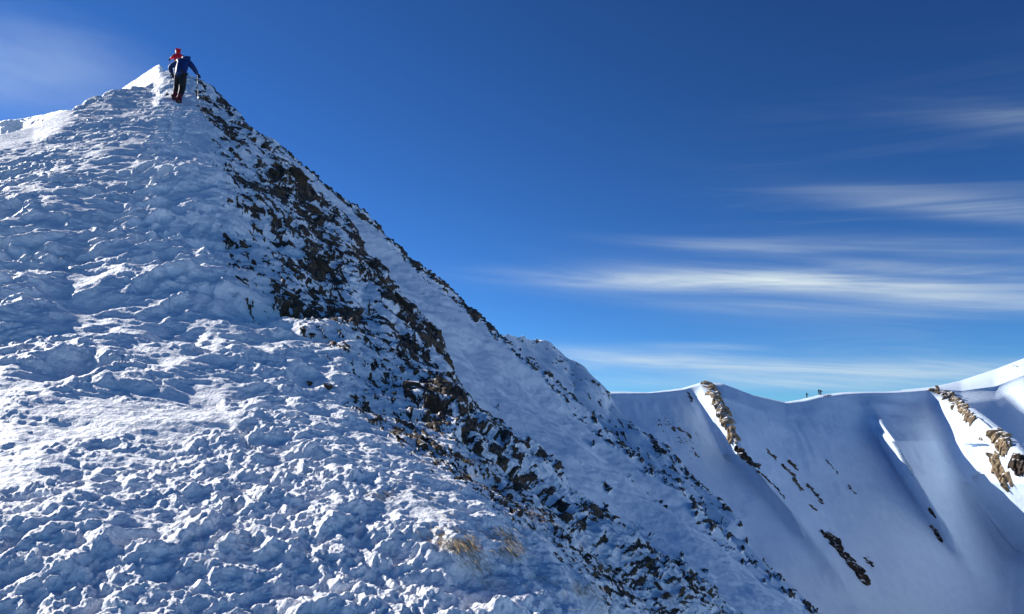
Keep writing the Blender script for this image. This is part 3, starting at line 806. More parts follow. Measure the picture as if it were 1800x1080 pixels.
# each vertex weighted by its share of the picture so that rocks spread evenly over it
du = np.abs(np.gradient(Uf, axis=1)); dv = np.abs(np.gradient(Vf, axis=0))
wt = (du * dv * (0.035 * dn + 1.2 * (rk > 0.25)) * ((Uf > 300) & (Uf < 1450) & (Vf > 90) & (Vf < 1120) & (dn > 0.02))).reshape(-1)
wt[~np.isfinite(wt)] = 0
cum = np.cumsum(wt)
def pick():
    return int(np.searchsorted(cum, rnd.random() * cum[-1]))
Pf = ramp.P[:A_edge + 2].reshape(-1, 3); Nf = ramp.N[:A_edge + 2].reshape(-1, 3)
Ufl, Vfl, sbf = Uf.reshape(-1), Vf.reshape(-1), sb.reshape(-1)
placed = 0; tries = 0
grid = {}
while placed < 262 and tries < 20000:
    tries += 1
    k = pick()
    u, v = Ufl[k], Vfl[k]
    px = rnd.uniform(11, 21) * (0.75 + 0.5 * math.exp(-((v - 480) / 160) ** 2)) * (0.8 if v < 250 else 1) * (0.60 if v > 720 else 1) * (0.8 if v > 850 else 1)
    if any((u - a) ** 2 + (v - b) ** 2 < (px * 0.45 + c) ** 2 for a, b, c in TAKEN): continue
    TAKEN.append((u, v, px * 0.4))
    px *= 0.85
    p = Vector(Pf[k]); nr = Vector(Nf[k])
    s = px * math.hypot(p.x, p.y) / F
    brown = 1 if rnd.random() < (0.28 if v < 760 else 0.4) else 0
    o = bpy.data.objects.new('rock', ROCK_ME[rnd.randrange(16) * 2 + brown])
    o.matrix_world = Matrix.Translation(p - nr * s * 0.05) @ bed_matrix(nr).to_4x4() @ Matrix.Diagonal((s * rnd.uniform(1.1, 2.1), s * rnd.uniform(.5, .9), s * .8, 1))
    col.objects.link(o)
    if v < 400: part_ = 'upper'
    elif v < 620: part_ = 'middle'
    elif v < 850: part_ = 'lower'
    else: part_ = 'lowest'
    c_ = 'brown' if brown else 'dark'
    tag(o, 'angular %s rock poking through wind packed snow in the %s rock band' % (c_, part_), 'rock', '%s rocks of the %s band' % (c_, part_))
    placed += 1

def merged(name, items, mats, parent=None):
    V_, F_, M_ = [], [], []
    for vs, fs, M, mi in items:
        k = len(V_)
        V_ += [M @ v for v in vs]
        F_ += [tuple(i + k for i in f) for f in fs]
        M_ += [mi] * len(fs)
    me = bpy.data.meshes.new(name)
    me.from_pydata([tuple(v) for v in V_], [], F_); me.update()
    for m in mats: me.materials.append(m)
    me.polygons.foreach_set('material_index', M_)
    o = bpy.data.objects.new(name, me); col.objects.link(o)
    if parent: o.parent = parent
    return o
items = []
small = [rock_shape(9, rnd.uniform(.4, .7), rnd.uniform(.5, .8)) for _ in range(8)]
for _ in range(4200):
    k = pick(); p = Vector(Pf[k]); nr = Vector(Nf[k])
    s = rnd.uniform(2.2, 7.0) * math.hypot(p.x, p.y) / F
    vs, fs = rnd.choice(small)
    items.append((vs, fs, Matrix.Translation(p) @ bed_matrix(nr).to_4x4() @ Matrix.Diagonal((s * rnd.uniform(1.2, 2.8), s * .75, s * .8, 1)), 1 if rnd.random() < .25 else 0))
tag(merged('scree', items, [M_ROCK, M_BROWN]), 'small stones and frost-rimmed scree scattered through the snow of the rocky flank', 'scree', kind='stuff')

# ---- stones along the crest of the second gully --------------------------------
B_edge = B.key_row['EB']
def scatter(sheet, rowmax, cond, count, pxr, along=AX1):
    U_, V_ = sheet.U[:rowmax], sheet.V[:rowmax]
    wgt = np.abs(np.gradient(U_, axis=1)) * np.abs(np.gradient(V_, axis=0)) * cond(U_, V_, sheet.rock[:rowmax])
    cm = np.cumsum(wgt.reshape(-1)); Pp = sheet.P[:rowmax].reshape(-1, 3); Nn = sheet.N[:rowmax].reshape(-1, 3)
    out = []
    for _ in range(count):
        k = int(np.searchsorted(cm, rnd.random() * cm[-1]))
        p = Vector(Pp[k]); nr = Vector(Nn[k]); s = rnd.uniform(*pxr) * math.hypot(p.x, p.y) / F
        vs, fs = rnd.choice(small)
        out.append((vs, fs, Matrix.Translation(p) @ bed_matrix(nr, .4, along).to_4x4() @ Matrix.Diagonal((s * rnd.uniform(1, 2), s * .9, s, 1)), 0))
    return out
itB = scatter(B, B_edge + 2, lambda U_, V_, R_: ((U_ > 440) & (U_ < 1440) & (V_ < 1100)) * (R_ > 0.3) * 1.0, 1300, (2, 6))
tag(merged('scree', itB, [M_ROCK]), 'dark stones lining the far edge of the snow gully', 'scree', kind='stuff')
C_edge = C.key_row['EC']
itC = scatter(C, C_edge + 2, lambda U_, V_, R_: ((U_ > 860) & (U_ < 1440) & (V_ < 1100)) * (R_ > 0.3) * 1.0, 900, (2, 5))
tag(merged('scree', itC, [M_CRAGD]), 'dark stones along the crest of the distant spur', 'scree', kind='stuff')

# ---- crags on the cirque headwall ----------------------------------------------
def crag(pts, wpx, mat, label, n=26, cpx=(10, 20), name='rock_outcrop', sheet=None, edge=None, tall=1.0, cat='rock outcrop'):
    sheet = sheet or D; edge = edge or D_edge + 2
    n = int(n * 2.0); cpx = (cpx[0] * .6, cpx[1] * .82)
    seg = [math.dist(pts[i], pts[i + 1]) for i in range(len(pts) - 1)]
    tot = sum(seg); its = []
    for i in range(n):
        t = (i + rnd.random()) / n * tot; k = 0
        while k < len(seg) - 1 and t > seg[k]: t -= seg[k]; k += 1
        f = min(1, t / seg[k])
        u = pts[k][0] + (pts[k + 1][0] - pts[k][0]) * f + rnd.uniform(-.5, .5) * wpx
        v = pts[k][1] + (pts[k + 1][1] - pts[k][1]) * f + rnd.uniform(-.3, .3) * wpx
        p, nr = sheet.at(u, v, edge)
        s = rnd.uniform(*cpx) * math.hypot(p.x, p.y) / F
        vs, fs = rock_shape(16, rnd.uniform(.45, .8), rnd.uniform(.45, .8))
        d = Vector((pts[k + 1][0] - pts[k][0], 0, -(pts[k + 1][1] - pts[k][1]))).normalized()
        d = (d - nr * d.dot(nr)).normalized()
        its.append((vs, fs, Matrix.Translation(p + nr * s * 0.02) @ bed_matrix(nr, .25, d).to_4x4() @ Matrix.Diagonal((s * rnd.uniform(1, 1.6), s, s * tall, 1)), 0))
    return tag(merged(name, its, [mat]), label, cat)
crag([(1238, 664), (1252, 685), (1266, 712), (1280, 745), (1292, 780)], 17, M_CRAG, 'tan rock spine with snow patches dropping from the notch in the far ridge', 52, (11, 21))
crag([(1297, 790), (1312, 806), (1328, 822)], 9, M_CRAGD, 'dark rock tail in shade right below the tan rock spine', 14, (8, 15))
crag([(1332, 828), (1352, 846), (1368, 862), (1382, 878)], 3, M_CRAGD, 'thin dark rock line trailing far below the tan rock spine', 10, (4, 9))
crag([(1350, 793), (1362, 806)], 5, M_CRAGD, 'dark slab on the shaded face, uppermost of the loose group right of the tan spine', 4, (7, 12))
crag([(1375, 818), (1388, 829)], 5, M_CRAGD, 'dark oval slab in the middle of the loose slab group on the shaded face', 4, (8, 14))
crag([(1387, 810), (1400, 826)], 5, M_CRAGD, 'dark slab directly right of the oval slab on the shaded face', 4, (8, 13))
crag([(1391, 832), (1400, 848), (1408, 862)], 5, M_CRAGD, 'slanting dark rock strip below the oval slab on the shaded face', 7, (7, 12))
crag([(1418, 852), (1428, 862)], 4, M_CRAGD, 'small dark rock right of the slanting strip on the shaded face', 3, (6, 9))
crag([(1432, 866), (1446, 886)], 5, M_CRAGD, 'lower right dark rock of the loose slab group on the shaded face', 6, (6, 10))
crag([(1426, 890), (1436, 898)], 3, M_CRAGD, 'lowest tiny dark rock of the loose slab group on the shaded face', 3, (5, 8))
crag([(1450, 938), (1468, 956), (1480, 968)], 12, M_CRAGD, 'upper half of the black outcrop low on the headwall', 18, (10, 18))
crag([(1484, 974), (1500, 994), (1514, 1014), (1524, 1026)], 12, M_CRAGD, 'lower half of the black outcrop low on the headwall', 22, (10, 19))
crag([(1520, 980), (1530, 990), (1537, 998)], 7, M_CRAGD, 'small black rocks just right of the low black outcrop', 6, (5, 9))
crag([(1452, 808), (1464, 822), (1474, 834)], 2, M_CRAGD, 'faint dark rock line in the smooth middle of the headwall', 6, (3, 6))
crag([(1492, 854), (1502, 868)], 2, M_CRAGD, 'short faint rock line below the smooth middle of the headwall', 4, (3, 6))
crag([(1634, 894), (1644, 908)], 5, M_CRAGD, 'small dark rock above the pointed dark rocks low on the right rib', 5, (5, 9))
crag([(1636, 922), (1647, 938), (1656, 954)], 5, M_CRAGD, 'pointed dark rocks low on the right rib in shade', 9, (6, 11))
crag([(1208, 690), (1216, 706)], 4, M_CRAGD, 'small dark rocks under the cornice left of the tan spine', 5, (5, 8))
crag([(1638, 684), (1656, 692), (1672, 700), (1684, 712)], 11, M_CRAG, 'snow capped crag starting under the cornice at the right', 24, (9, 17), tall=.9)
crag([(1688, 710), (1700, 726), (1706, 740)], 12, M_CRAG, 'snow plastered crag end above the sunlit snow face', 18, (9, 18))
crag([(1722, 770), (1730, 776)], 3, M_CRAG, 'tiny tan stone in sunlit snow between two crags', 3, (4, 7))
crag([(1750, 762), (1762, 778), (1768, 790)], 16, M_CRAG, 'upper block of the tan buttress in sunlit snow at the right', 22, (14, 26), tall=1.2)
crag([(1748, 802), (1756, 824), (1768, 840), (1774, 850)], 15, M_CRAG, 'lower tan leg of the buttress reaching into sunlit snow', 24, (13, 24), tall=1.2)
crag([(1782, 806), (1792, 822), (1800, 826)], 18, M_CRAGD, 'dark brown block at the right side of the tan buttress', 18, (14, 26), tall=1.1)
crag([(1144, 768), (1154, 786), (1166, 798)], 5, M_CRAGD, 'dark rock pinnacles on the crest of the distant spur', 16, (8, 15), sheet=C, edge=C_edge + 2, tall=1.4)
crag([(1778, 640), (1788, 646)], 3, M_CRAG, 'tiny rocks on the sunlit snow dome at the right', 4, (3, 5), edge=D.key_row['EE'] + 1)

# ---- dry grass -------------------------------------------------------------------
def mat_grass():
    m, t = new_mat('dry_grass')
    nz = t.n('ShaderNodeTexNoise', ins={'Vector': t.n('ShaderNodeNewGeometry').outputs['Position'], 'Scale': 40.0}).outputs[0]
    c = t.ramp(nz, [(0.3, (0.13, 0.085, 0.04)), (0.5, (0.34, 0.24, 0.12)), (0.68, (0.60, 0.50, 0.33))])
    p = t.n('ShaderNodeBsdfPrincipled', ins={'Base Color': c, 'Roughness': 0.8, 'Specular IOR Level': 0.1})
    t.n('ShaderNodeOutputMaterial', ins={0: p.outputs[0]})
    return m
M_GRASS = mat_grass()
def blades(pts_n, length, out):
    """append blades at (point, normal); they arch over downhill with the wind"""
    V_, F_ = out
    for p, nr in pts_n:
        ln = length * rnd.uniform(.2, .62)
        side = Vector((rnd.gauss(0, 1), rnd.gauss(0, 1), rnd.gauss(0, .6))) * .22
        d0 = (nr * .18 + AX1 * .6 + side).normalized()
        d1 = (nr * .10 + AX1 * .9 + side * 1.3 + Vector((.25, -.1, -.15))).normalized()
        w_ = ln * 0.016
        sd_ = d0.cross(d1)
        sd_ = sd_.normalized() * w_ if sd_.length > 1e-4 else Vector((w_, 0, 0))
        a = p - nr * .02; b = a + d0 * ln * .5; c = b + d1 * ln * .6
        k = len(V_)
        V_ += [a - sd_, a + sd_, b + sd_ * .8, b - sd_ * .8, c]
        F_ += [(k, k + 1, k + 2, k + 3), (k + 3, k + 2, k + 4)]
def path_pts(pts, wpx, n):
    out = []
    for _ in range(n):
        k = rnd.randrange(len(pts) - 1); f = (_ + .5) / n * (len(pts) - 1); k = min(int(f), len(pts) - 2); f -= k
        u = pts[k][0] + (pts[k + 1][0] - pts[k][0]) * f + rnd.gauss(0, wpx * .4)
        v = pts[k][1] + (pts[k + 1][1] - pts[k][1]) * f + rnd.gauss(0, wpx * .3)
        out.append(ramp.at(u, v, A_edge))
    return out
def tuft(pts, wpx, n, length, label, base=40):
    base = int(base * 1.8)
    n = int(n * 1.1)
    out = ([], [])
    anchors = path_pts(pts, wpx, base)
    ring = []
    for _ in range(n):
        p, nr = rnd.choice(anchors)
        ring.append((p + Vector((rnd.gauss(0, .035), rnd.gauss(0, .035), rnd.gauss(0, .008))), nr))
    blades(ring, length, out)
    return tag(mesh_obj('grass_tuft', out[0], out[1], M_GRASS), label, 'grass tuft')
tuft([(768, 920), (792, 938), (806, 955)], 14, 900, .13, 'golden dry grass tuft bent over in the bright drifted snow')
tuft([(806, 958), (822, 980), (850, 1000), (882, 1022)], 7, 500, .09, 'trail of flattened brown grass running down from the golden tuft', 50)
tuft([(862, 928), (876, 942), (890, 962)], 14, 800, .13, 'round golden brown grass tuft right of the bent golden tuft')
tuft([(640, 856), (660, 862), (670, 868)], 8, 260, .10, 'small pale grass tuft alone on the snow left of the flank', 16)
tuft([(690, 838), (715, 852), (742, 868)], 6, 320, .10, 'brown grass streak showing through drifted snow below the flank rocks', 30)
tuft([(752, 882), (765, 896), (780, 908)], 5, 200, .09, 'short brown grass strip just above the golden bent tuft', 16)
tuft([(1000, 1020), (1030, 1040), (1060, 1060)], 12, 380, .08, 'pale yellow grass patch by the bottom edge right of the sunlit snow', 80)
tuft([(905, 880), (925, 900), (940, 925)], 8, 300, .08, 'thin brown grass streak above and right of the round golden tuft', 24)
tuft([(920, 1000), (950, 1015), (975, 1035)], 10, 300, .08, 'thin straw coloured grass just left of the pale yellow bottom patch', 24)
og = ([], [])
spots = []
for _ in range(900):
    k = pick()
    if Vfl[k] < 440 or (Vfl[k] < 760 and rnd.random() < .85) or sbf[k] > .75: continue
    p, nr = Vector(Pf[k]), Vector(Nf[k])
    for _ in range(16):
        spots.append((p + Vector((rnd.gauss(0, .05), rnd.gauss(0, .05), 0)), nr))
blades(spots, .11, og)
tag(mesh_obj('dry_grass', og[0], og[1], M_GRASS), 'sparse dry yellow grass between the rocks of the flank', 'grass', kind='stuff')

# ------------------------------------------------------------------ people
def ray(u, v, y):
    d = px_dir(u, v)
    return d * (y / d.y)

def skin(name, pts, edges, radii, mat, parent, root=0, sub=2):
    me = bpy.data.meshes.new(name)
    org = pts[root]
    me.from_pydata([tuple(p) for p in pts], edges, [])
    me.update()
    o = bpy.data.objects.new(name, me); col.objects.link(o)
    md = o.modifiers.new('skin', 'SKIN'); md.use_smooth_shade = True
    if not me.skin_vertices: me.attributes
    sv = me.skin_vertices[0].data
    for i, r in enumerate(radii):
        sv[i].radius = (r, r) if not isinstance(r, tuple) else r
        sv[i].use_root = (i == root)
    o.modifiers.new('sub', 'SUBSURF').levels = sub
    o.modifiers['sub'].render_levels = sub
    me.materials.append(mat)
    if parent:
        o.parent = parent
        o.matrix_parent_inverse = Matrix.Translation(parent.location).inverted()
    return o

M_BLUE = mat_plain('blue_shell_fabric', (0.005, 0.020, 0.105), (0.009, 0.032, 0.15), 9, .6, .01)
M_BLUE2 = mat_plain('light_shoulder_fabric', (0.30, 0.38, 0.55), (0.35, 0.42, 0.6), 9, .6, .01)
M_BLACK = mat_plain('black_trouser_fabric', (0.008, 0.008, 0.010), (0.018, 0.018, 0.02), 9, .7, .01)
M_RED = mat_plain('red_shell_fabric', (0.42, 0.010, 0.022), (0.55, 0.015, 0.03), 9, .6, .01)
M_GAIT = mat_plain('red_gaiter_fabric', (0.10, 0.012, 0.025), (0.17, 0.02, 0.04), 12, .7, .01)
M_BOOT = mat_plain('boot_leather', (0.05, 0.02, 0.02), (0.09, 0.05, 0.04), 12, .6, .01)
M_SKIN = mat_plain('skin', (0.5, 0.3, 0.22), (0.55, 0.34, 0.25), 12, .5, .002)
M_GLOVE = mat_plain('glove_fabric', (0.012, 0.014, 0.03), (0.02, 0.025, 0.05), 12, .8, .004)
M_POLE = mat_plain('pole_metal', (0.30, 0.30, 0.33), (0.5, 0.5, 0.52), 12, .35, .001, .5, .6)
M_DARKPOLE = mat_plain('dark_pole', (0.03, 0.03, 0.035), (0.05, 0.05, 0.05), 12, .4, .001)

def glove(o_hand, axis, side, parent, mat, s=1.0):
    """palm with four unequal curled fingers and a thumb, closed on a pole"""
    axis = axis.normalized(); side = side.normalized(); up = axis.cross(side).normalized()
    pts = [o_hand - axis * .05 * s, o_hand, o_hand + axis * .045 * s]
    rad = [.032 * s, (.045 * s, .03 * s), (.045 * s, .028 * s)]
    ed = [(0, 1), (1, 2)]
    for i, (off, ln) in enumerate(((-.030, .026), (-.010, .031), (.010, .029), (.030, .022))):
        b = o_hand + axis * .055 * s + side * off * s
        k = len(pts)
        pts += [b + axis * ln * s, b + axis * ln * 1.3 * s - up * ln * s, b - up * ln * 1.9 * s]
        rad += [.012 * s, .0115 * s, .010 * s]
        ed += [(2, k), (k, k + 1), (k + 1, k + 2)]
    k = len(pts)
    b = o_hand + side * .045 * s
    pts += [b + axis * .012 * s - up * .012 * s, b + axis * .03 * s - up * .04 * s]
    rad += [.014 * s, .012 * s]
    ed += [(1, k), (k, k + 1)]
    return skin('glove', pts, ed, rad, mat, parent, root=1, sub=1)

def tube(name, a, b, r0, r1, mat, parent, n=10, extra=None):
    d = (b - a).normalized(); x = d.orthogonal().normalized(); y = d.cross(x)
    V_, F_ = [], []
    prof = extra or [(0, r0), (1, r1)]
    for t, r in prof:
        c = a.lerp(b, t)
        for i in range(n):
            an = 2 * math.pi * i / n
            V_.append(c + (x * math.cos(an) + y * math.sin(an)) * r)
    for j in range(len(prof) - 1):
        for i in range(n):
            F_.append((j * n + i, j * n + (i + 1) % n, (j + 1) * n + (i + 1) % n, (j + 1) * n + i))
    F_ += [tuple(range(n - 1, -1, -1)), tuple((len(prof) - 1) * n + i for i in range(n))]
    o = mesh_obj(name, V_, F_, mat, None, True)
    if parent:
        o.parent = parent; o.matrix_parent_inverse = Matrix.Translation(parent.location).inverted()
    return o

def empty(name, loc):
    o = bpy.data.objects.new(name, None); o.location = loc; o.empty_display_size = .2; col.objects.link(o)
    return o

def pole(hand, tip, label, mats, group=None):
    e = empty('trekking_pole', tip); tag(e, label, 'trekking pole', group)
    d = (tip - hand).normalized(); top = hand - d * .07
    tube('grip', top, hand + d * .09, .018, .015, M_DARKPOLE, e, extra=[(0, .012), (.05, .020), (.2, .017), (.5, .015), (.8, .018), (1, .014)])
    mid = hand.lerp(tip, .45)
    tube('upper_shaft', hand + d * .09, mid, .011, .011, mats[0], e)
    tube('lower_shaft', mid, tip - d * .02, .009, .007, mats[1], e)
    bk = tip - d * .08
    tube('basket', bk, bk + d * .012, .045, .03, M_DARKPOLE, e)
    return e

def person(J, label, mats, s=1.0, legs=True, hood=True, name='person'):
    """J: joints in world space. body is one continuous surface; clothes are its coverings"""
    e = empty(name, J['foot_l'].lerp(J['foot_r'], .5)); tag(e, label, 'person')
    k = ['pelvis', 'waist', 'chest', 'neck', 'head', 'shoulder_l', 'elbow_l', 'hand_l', 'shoulder_r', 'elbow_r', 'hand_r', 'hip_l', 'knee_l', 'ankle_l', 'foot_l', 'hip_r', 'knee_r', 'ankle_r', 'foot_r']
    I = {n: i for i, n in enumerate(k)}
    ed = [('pelvis', 'waist'), ('waist', 'chest'), ('chest', 'neck'), ('neck', 'head'), ('chest', 'shoulder_l'), ('shoulder_l', 'elbow_l'), ('elbow_l', 'hand_l'),
          ('chest', 'shoulder_r'), ('shoulder_r', 'elbow_r'), ('elbow_r', 'hand_r'), ('pelvis', 'hip_l'), ('hip_l', 'knee_l'), ('knee_l', 'ankle_l'), ('ankle_l', 'foot_l'),
          ('pelvis', 'hip_r'), ('hip_r', 'knee_r'), ('knee_r', 'ankle_r'), ('ankle_r', 'foot_r')]
    R = dict(pelvis=(.13, .10), waist=(.12, .09), chest=(.15, .11), neck=.06, head=.095, shoulder_l=.06, elbow_l=.042, hand_l=.03, shoulder_r=.06, elbow_r=.042, hand_r=.03,
             hip_l=.085, knee_l=.055, ankle_l=.042, foot_l=.035, hip_r=.085, knee_r=.055, ankle_r=.042, foot_r=.035)
    def sc_(r): return tuple(x * s for x in r) if isinstance(r, tuple) else r * s
    skin('body', [J[n] for n in k], [(I[a], I[b]) for a, b in ed], [sc_(R[n]) for n in k], M_SKIN, e)
    # jacket: hem, torso, collar and sleeves
    jk = ['hem', 'waist', 'chest', 'collar', 'shoulder_l', 'mid_l', 'elbow_l', 'cuff_l', 'shoulder_r', 'mid_r', 'elbow_r', 'cuff_r']
    K = dict(J)
    K['hem'] = J['pelvis'].lerp(J['waist'], -.55); K['collar'] = J['chest'].lerp(J['neck'], .8)
    for q in 'lr':
        K['mid_' + q] = J['shoulder_' + q].lerp(J['elbow_' + q], .5); K['cuff_' + q] = J['elbow_' + q].lerp(J['hand_' + q], .88)
    JI = {n: i for i, n in enumerate(jk)}
    je = [('hem', 'waist'), ('waist', 'chest'), ('chest', 'collar'), ('chest', 'shoulder_l'), ('shoulder_l', 'mid_l'), ('mid_l', 'elbow_l'), ('elbow_l', 'cuff_l'),
          ('chest', 'shoulder_r'), ('shoulder_r', 'mid_r'), ('mid_r', 'elbow_r'), ('elbow_r', 'cuff_r')]
    jr = dict(hem=(.165, .14), waist=(.175, .15), chest=(.20, .17), collar=.10, shoulder_l=.105, mid_l=.088, elbow_l=.080, cuff_l=.060, shoulder_r=.105, mid_r=.088, elbow_r=.080, cuff_r=.060)
    skin('jacket', [K[n] for n in jk], [(JI[a], JI[b]) for a, b in je], [sc_(jr[n]) for n in jk], mats[0], e, root=0)
    if hood:
        hd = J['head']; nk = J['neck']; up = (hd - nk).normalized()
        skin('hood', [nk, hd - up * .02 * s, hd + up * .07 * s], [(0, 1), (1, 2)], [.085 * s, .125 * s, .075 * s], mats[0], e, root=1)
    tk = ['belt', 'hip_l', 'thigh_l', 'knee_l', 'calf_l', 'hip_r', 'thigh_r', 'knee_r', 'calf_r']
    K['belt'] = J['pelvis'].lerp(J['waist'], .45)
    for q in 'lr':
        K['thigh_' + q] = J['hip_' + q].lerp(J['knee_' + q], .5); K['calf_' + q] = J['knee_' + q].lerp(J['ankle_' + q], .62)
    TI = {n: i for i, n in enumerate(tk)}
    te = [('belt', 'hip_l'), ('hip_l', 'thigh_l'), ('thigh_l', 'knee_l'), ('knee_l', 'calf_l'), ('belt', 'hip_r'), ('hip_r', 'thigh_r'), ('thigh_r', 'knee_r'), ('knee_r', 'calf_r')]
    tr = dict(belt=(.14, .12), hip_l=.108, thigh_l=.108, knee_l=.095, calf_l=.085, hip_r=.108, thigh_r=.108, knee_r=.095, calf_r=.085)
    skin('trousers', [K[n] for n in tk], [(TI[a], TI[b]) for a, b in te], [sc_(tr[n]) for n in tk], mats[1], e)
    for q in 'lr':
        kn, an, ft = J['knee_' + q], J['ankle_' + q], J['foot_' + q]
        skin('gaiter', [K['calf_' + q].lerp(kn, .15), an.lerp(K['calf_' + q], .4), an + Vector((0, 0, .02)) * s], [(0, 1), (1, 2)], [.085 * s, .082 * s, .07 * s], mats[2], e, root=1)
        fwd = ft - an; fwd.z = 0
        fwd = fwd.normalized() if fwd.length > 1e-3 else Vector((0, 1, 0))
        heel = Vector((an.x, an.y, ft.z)) - fwd * .05 * s
        skin('boot', [heel + Vector((0, 0, .035 * s)), heel + fwd * .12 * s + Vector((0, 0, .05 * s)), heel + fwd * .25 * s + Vector((0, 0, .035 * s)), an + Vector((0, 0, .05 * s))],
             [(0, 1), (1, 2), (1, 3)], [.055 * s, .06 * s, .045 * s, .062 * s], mats[3], e, root=1)
        ax = (J['hand_' + q] - J['elbow_' + q])
        glove(J['hand_' + q], ax, Vector((1 if q == 'r' else -1, .2, 0)), e, M_GLOVE, 1.15 * s)
    return e

# hiker in blue, seen from behind, bent forward up the slope
ptf, _ = ramp.at(311, 181, A_edge)
y0 = ptf.y
fl, _ = ramp.at(308, 176, A_edge); fr, _ = ramp.at(315, 182, A_edge)
m_ = y0 / F
J = dict(foot_l=ray(306, 175, y0 + .3), ankle_l=ray(307, 171, y0 + .2), knee_l=ray(311, 153, y0 + .35), hip_l=ray(313, 134, y0 + .25),
         foot_r=ray(313, 182, y0 + .05), ankle_r=ray(314, 177, y0 - .08), knee_r=ray(320, 158, y0 + .15), hip_r=ray(322, 134, y0 + .2),
         pelvis=ray(318, 130, y0 + .2), waist=ray(319, 121, y0 + .3), chest=ray(323, 110, y0 + .5), neck=ray(325, 106, y0 + .68), head=ray(326.5, 106, y0 + .86),
         shoulder_l=ray(314, 110, y0 + .48), elbow_l=ray(298.5, 118.5, y0 + .5), hand_l=ray(303, 131, y0 + .6),
         shoulder_r=ray(333, 111, y0 + .48), elbow_r=ray(341, 121, y0 + .5), hand_r=ray(347.5, 132, y0 + .65))
J['foot_l'].z = fl.z + .0; J['foot_r'].z = fr.z + .0
hk = person(J, 'person in a blue jacket and black trousers climbing bent forward with two poles', (M_BLUE, M_BLACK, M_GAIT, M_BOOT), 1.0, hood=True)
tl, _ = ramp.at(293, 168, A_edge); trp, _ = ramp.at(349, 190, A_edge)
pole(J['hand_l'], tl, 'silver trekking pole in the left hand of the person in blue', (M_DARKPOLE, M_POLE))
pole(J['hand_r'], trp, 'dark trekking pole in the right hand of the person in blue', (M_DARKPOLE, M_POLE))
# light scarf on the left shoulder
# hiker in red just over the top
bx, _ = ramp.at(313, 124, A_edge + 1)
y1 = float(ramp.P[ramp.key_row['GA'] - 6, int(np.argmin(np.abs(ramp.th - math.atan2(bx.x, bx.y)))), 1])
red = {}
def rr_(n, u, v, dy=0.0): red[n] = ray(u - 1.2, v, y1 + dy)
rr_('head', 314.2, 91.5, .12); rr_('neck', 314, 96.5, .05); rr_('chest', 314, 102, .0); rr_('waist', 313.5, 112); rr_('pelvis', 313, 118)
rr_('shoulder_l', 308, 98.5); rr_('elbow_l', 304.5, 101.5, -.05); rr_('hand_l', 300.5, 104, .1)
rr_('shoulder_r', 320, 98.5); rr_('elbow_r', 323.5, 102.5, .05); rr_('hand_r', 326, 108, .3)
rr_('hip_l', 310.5, 120); rr_('knee_l', 309, 134, .1); rr_('hip_r', 316, 120); rr_('knee_r', 316, 134, .2)
iy = int(np.argmin(np.abs(ramp.th - math.atan2(red['pelvis'].x, red['pelvis'].y))))
ir = int(np.argmin(np.abs(ramp.R[:, iy] - math.hypot(red['pelvis'].x, red['pelvis'].y))))
gz = float(ramp.P[ir, iy, 2])
base = red['pelvis']
red['ankle_l'] = Vector((base.x - .12, base.y - .02, max(gz + .10, base.z - .95))); red['ankle_r'] = Vector((base.x + .12, base.y + .1, max(gz + .10, base.z - .95)))
red['foot_l'] = red['ankle_l'] + Vector((0, .18, -.10)); red['foot_r'] = red['ankle_r'] + Vector((0, .18, -.10))
for q in 'lr':
    red['knee_' + q] = red['hip_' + q].lerp(red['ankle_' + q], .5) + Vector((0, .06, 0))
person(red, 'person in a red hooded jacket just over the top beyond the person in blue', (M_RED, M_BLACK, M_BLACK, M_BOOT), 1.05)
tipr = red['hand_l'] + Vector((-.12, .1, 0)); tipr.z = gz + .0
pole(red['hand_l'], tipr, 'slim trekking pole held by the person in red on the crest', (M_POLE, M_DARKPOLE))

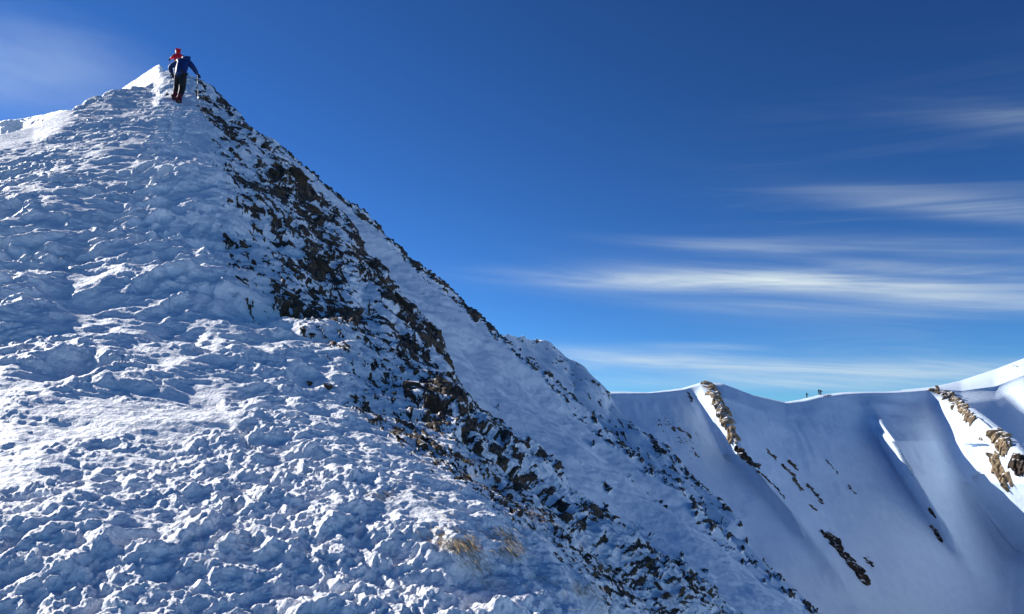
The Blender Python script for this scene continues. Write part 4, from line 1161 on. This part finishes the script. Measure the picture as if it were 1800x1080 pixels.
# tiny figures on the far ridge
def far_person(u, v_foot, h, label, lean=0.0, arm=0.3):
    p, _ = D.at(u, v_foot, D.key_row['EE'] + 2, D_edge - 6)
    q = lambda x, z, y=0.0: p + Vector((x, y, z)) * h
    Jf = dict(foot_l=q(-.10, .0), ankle_l=q(-.09, .05, -.05), knee_l=q(-.09, .27), hip_l=q(-.06, .52), foot_r=q(.10, .0, .1), ankle_r=q(.09, .05, .05), knee_r=q(.09, .27, .02), hip_r=q(.06, .52),
              pelvis=q(lean * .2, .54), waist=q(lean * .4, .62), chest=q(lean * .7, .76), neck=q(lean * .9, .86), head=q(lean, .93),
              shoulder_l=q(lean * .8 - .11, .80), elbow_l=q(lean - .17, .66), hand_l=q(lean - .12, .54, -.08), shoulder_r=q(lean * .8 + .11, .80), elbow_r=q(lean + .11 + arm * .5, .66), hand_r=q(lean + .1 + arm, .56, -.08))
    return person(Jf, label, (M_BLACK, M_BLACK, M_BLACK, M_BOOT), h / 1.75)
far_person(1440, 692, 1.9, 'tiny dark person standing on the snow hump of the far ridge')
far_person(1443.5, 694.5, 1.75, 'tiny dark person just right of the one on the snow hump', .05)
far_person(1418, 699, 1.7, 'tiny dark person alone on the far ridge left of the snow hump')
crag([(1445, 692), (1452, 694), (1462, 694.5)], 1, M_CRAGD, 'low dark rocks on the far ridge beside the tiny people', 6, (2.5, 4.5), edge=D_edge + 4)

# ------------------------------------------------------------------ wind-blown snow off the crest
def plume(name, u, v, y, su, sv, sy, dens_, label, tilt=0.0, nscale=1.2):
    c = ray(u, v, y); k = y / F
    bm = bmesh.new(); bmesh.ops.create_icosphere(bm, subdivisions=3, radius=1.0)
    me = bpy.data.meshes.new(name); bm.to_mesh(me); bm.free()
    o = bpy.data.objects.new(name, me); col.objects.link(o)
    o.matrix_world = Matrix.Translation(c) @ Matrix.Rotation(tilt, 4, 'Y') @ Matrix.Diagonal((su * k, sy, sv * k, 1))
    m, t = new_mat(name)
    oc = t.n('ShaderNodeTexCoord').outputs['Object']
    ln = t.n('ShaderNodeVectorMath', operation='LENGTH', ins={0: oc}).outputs[1]
    fall = t.remap(ln, 1.0, 0.15)
    mp = t.n('ShaderNodeMapping', ins={0: oc, 3: (1.0, 1.2, 1.7)}).outputs[0]
    nz = t.n('ShaderNodeTexNoise', ins={'Vector': mp, 'Scale': nscale, 'Detail': 5.0, 'Roughness': .6, 'Distortion': .6}).outputs[0]
    d = t.math('MULTIPLY', t.math('MULTIPLY', fall, t.remap(nz, .22, .85)), dens_)
    pv = t.n('ShaderNodeVolumePrincipled', ins={'Color': (.86, .97, 1, 1), 'Density': d, 'Anisotropy': .2})
    t.n('ShaderNodeOutputMaterial', ins={1: pv.outputs[0]})
    me.materials.append(m)
    return tag(o, label, 'blowing snow', kind='stuff')
plume('blowing_snow', 60, 120, 38, 400, 150, 3.0, .11, 'thin veil of snow blown off the left crest into the sky', math.radians(16))
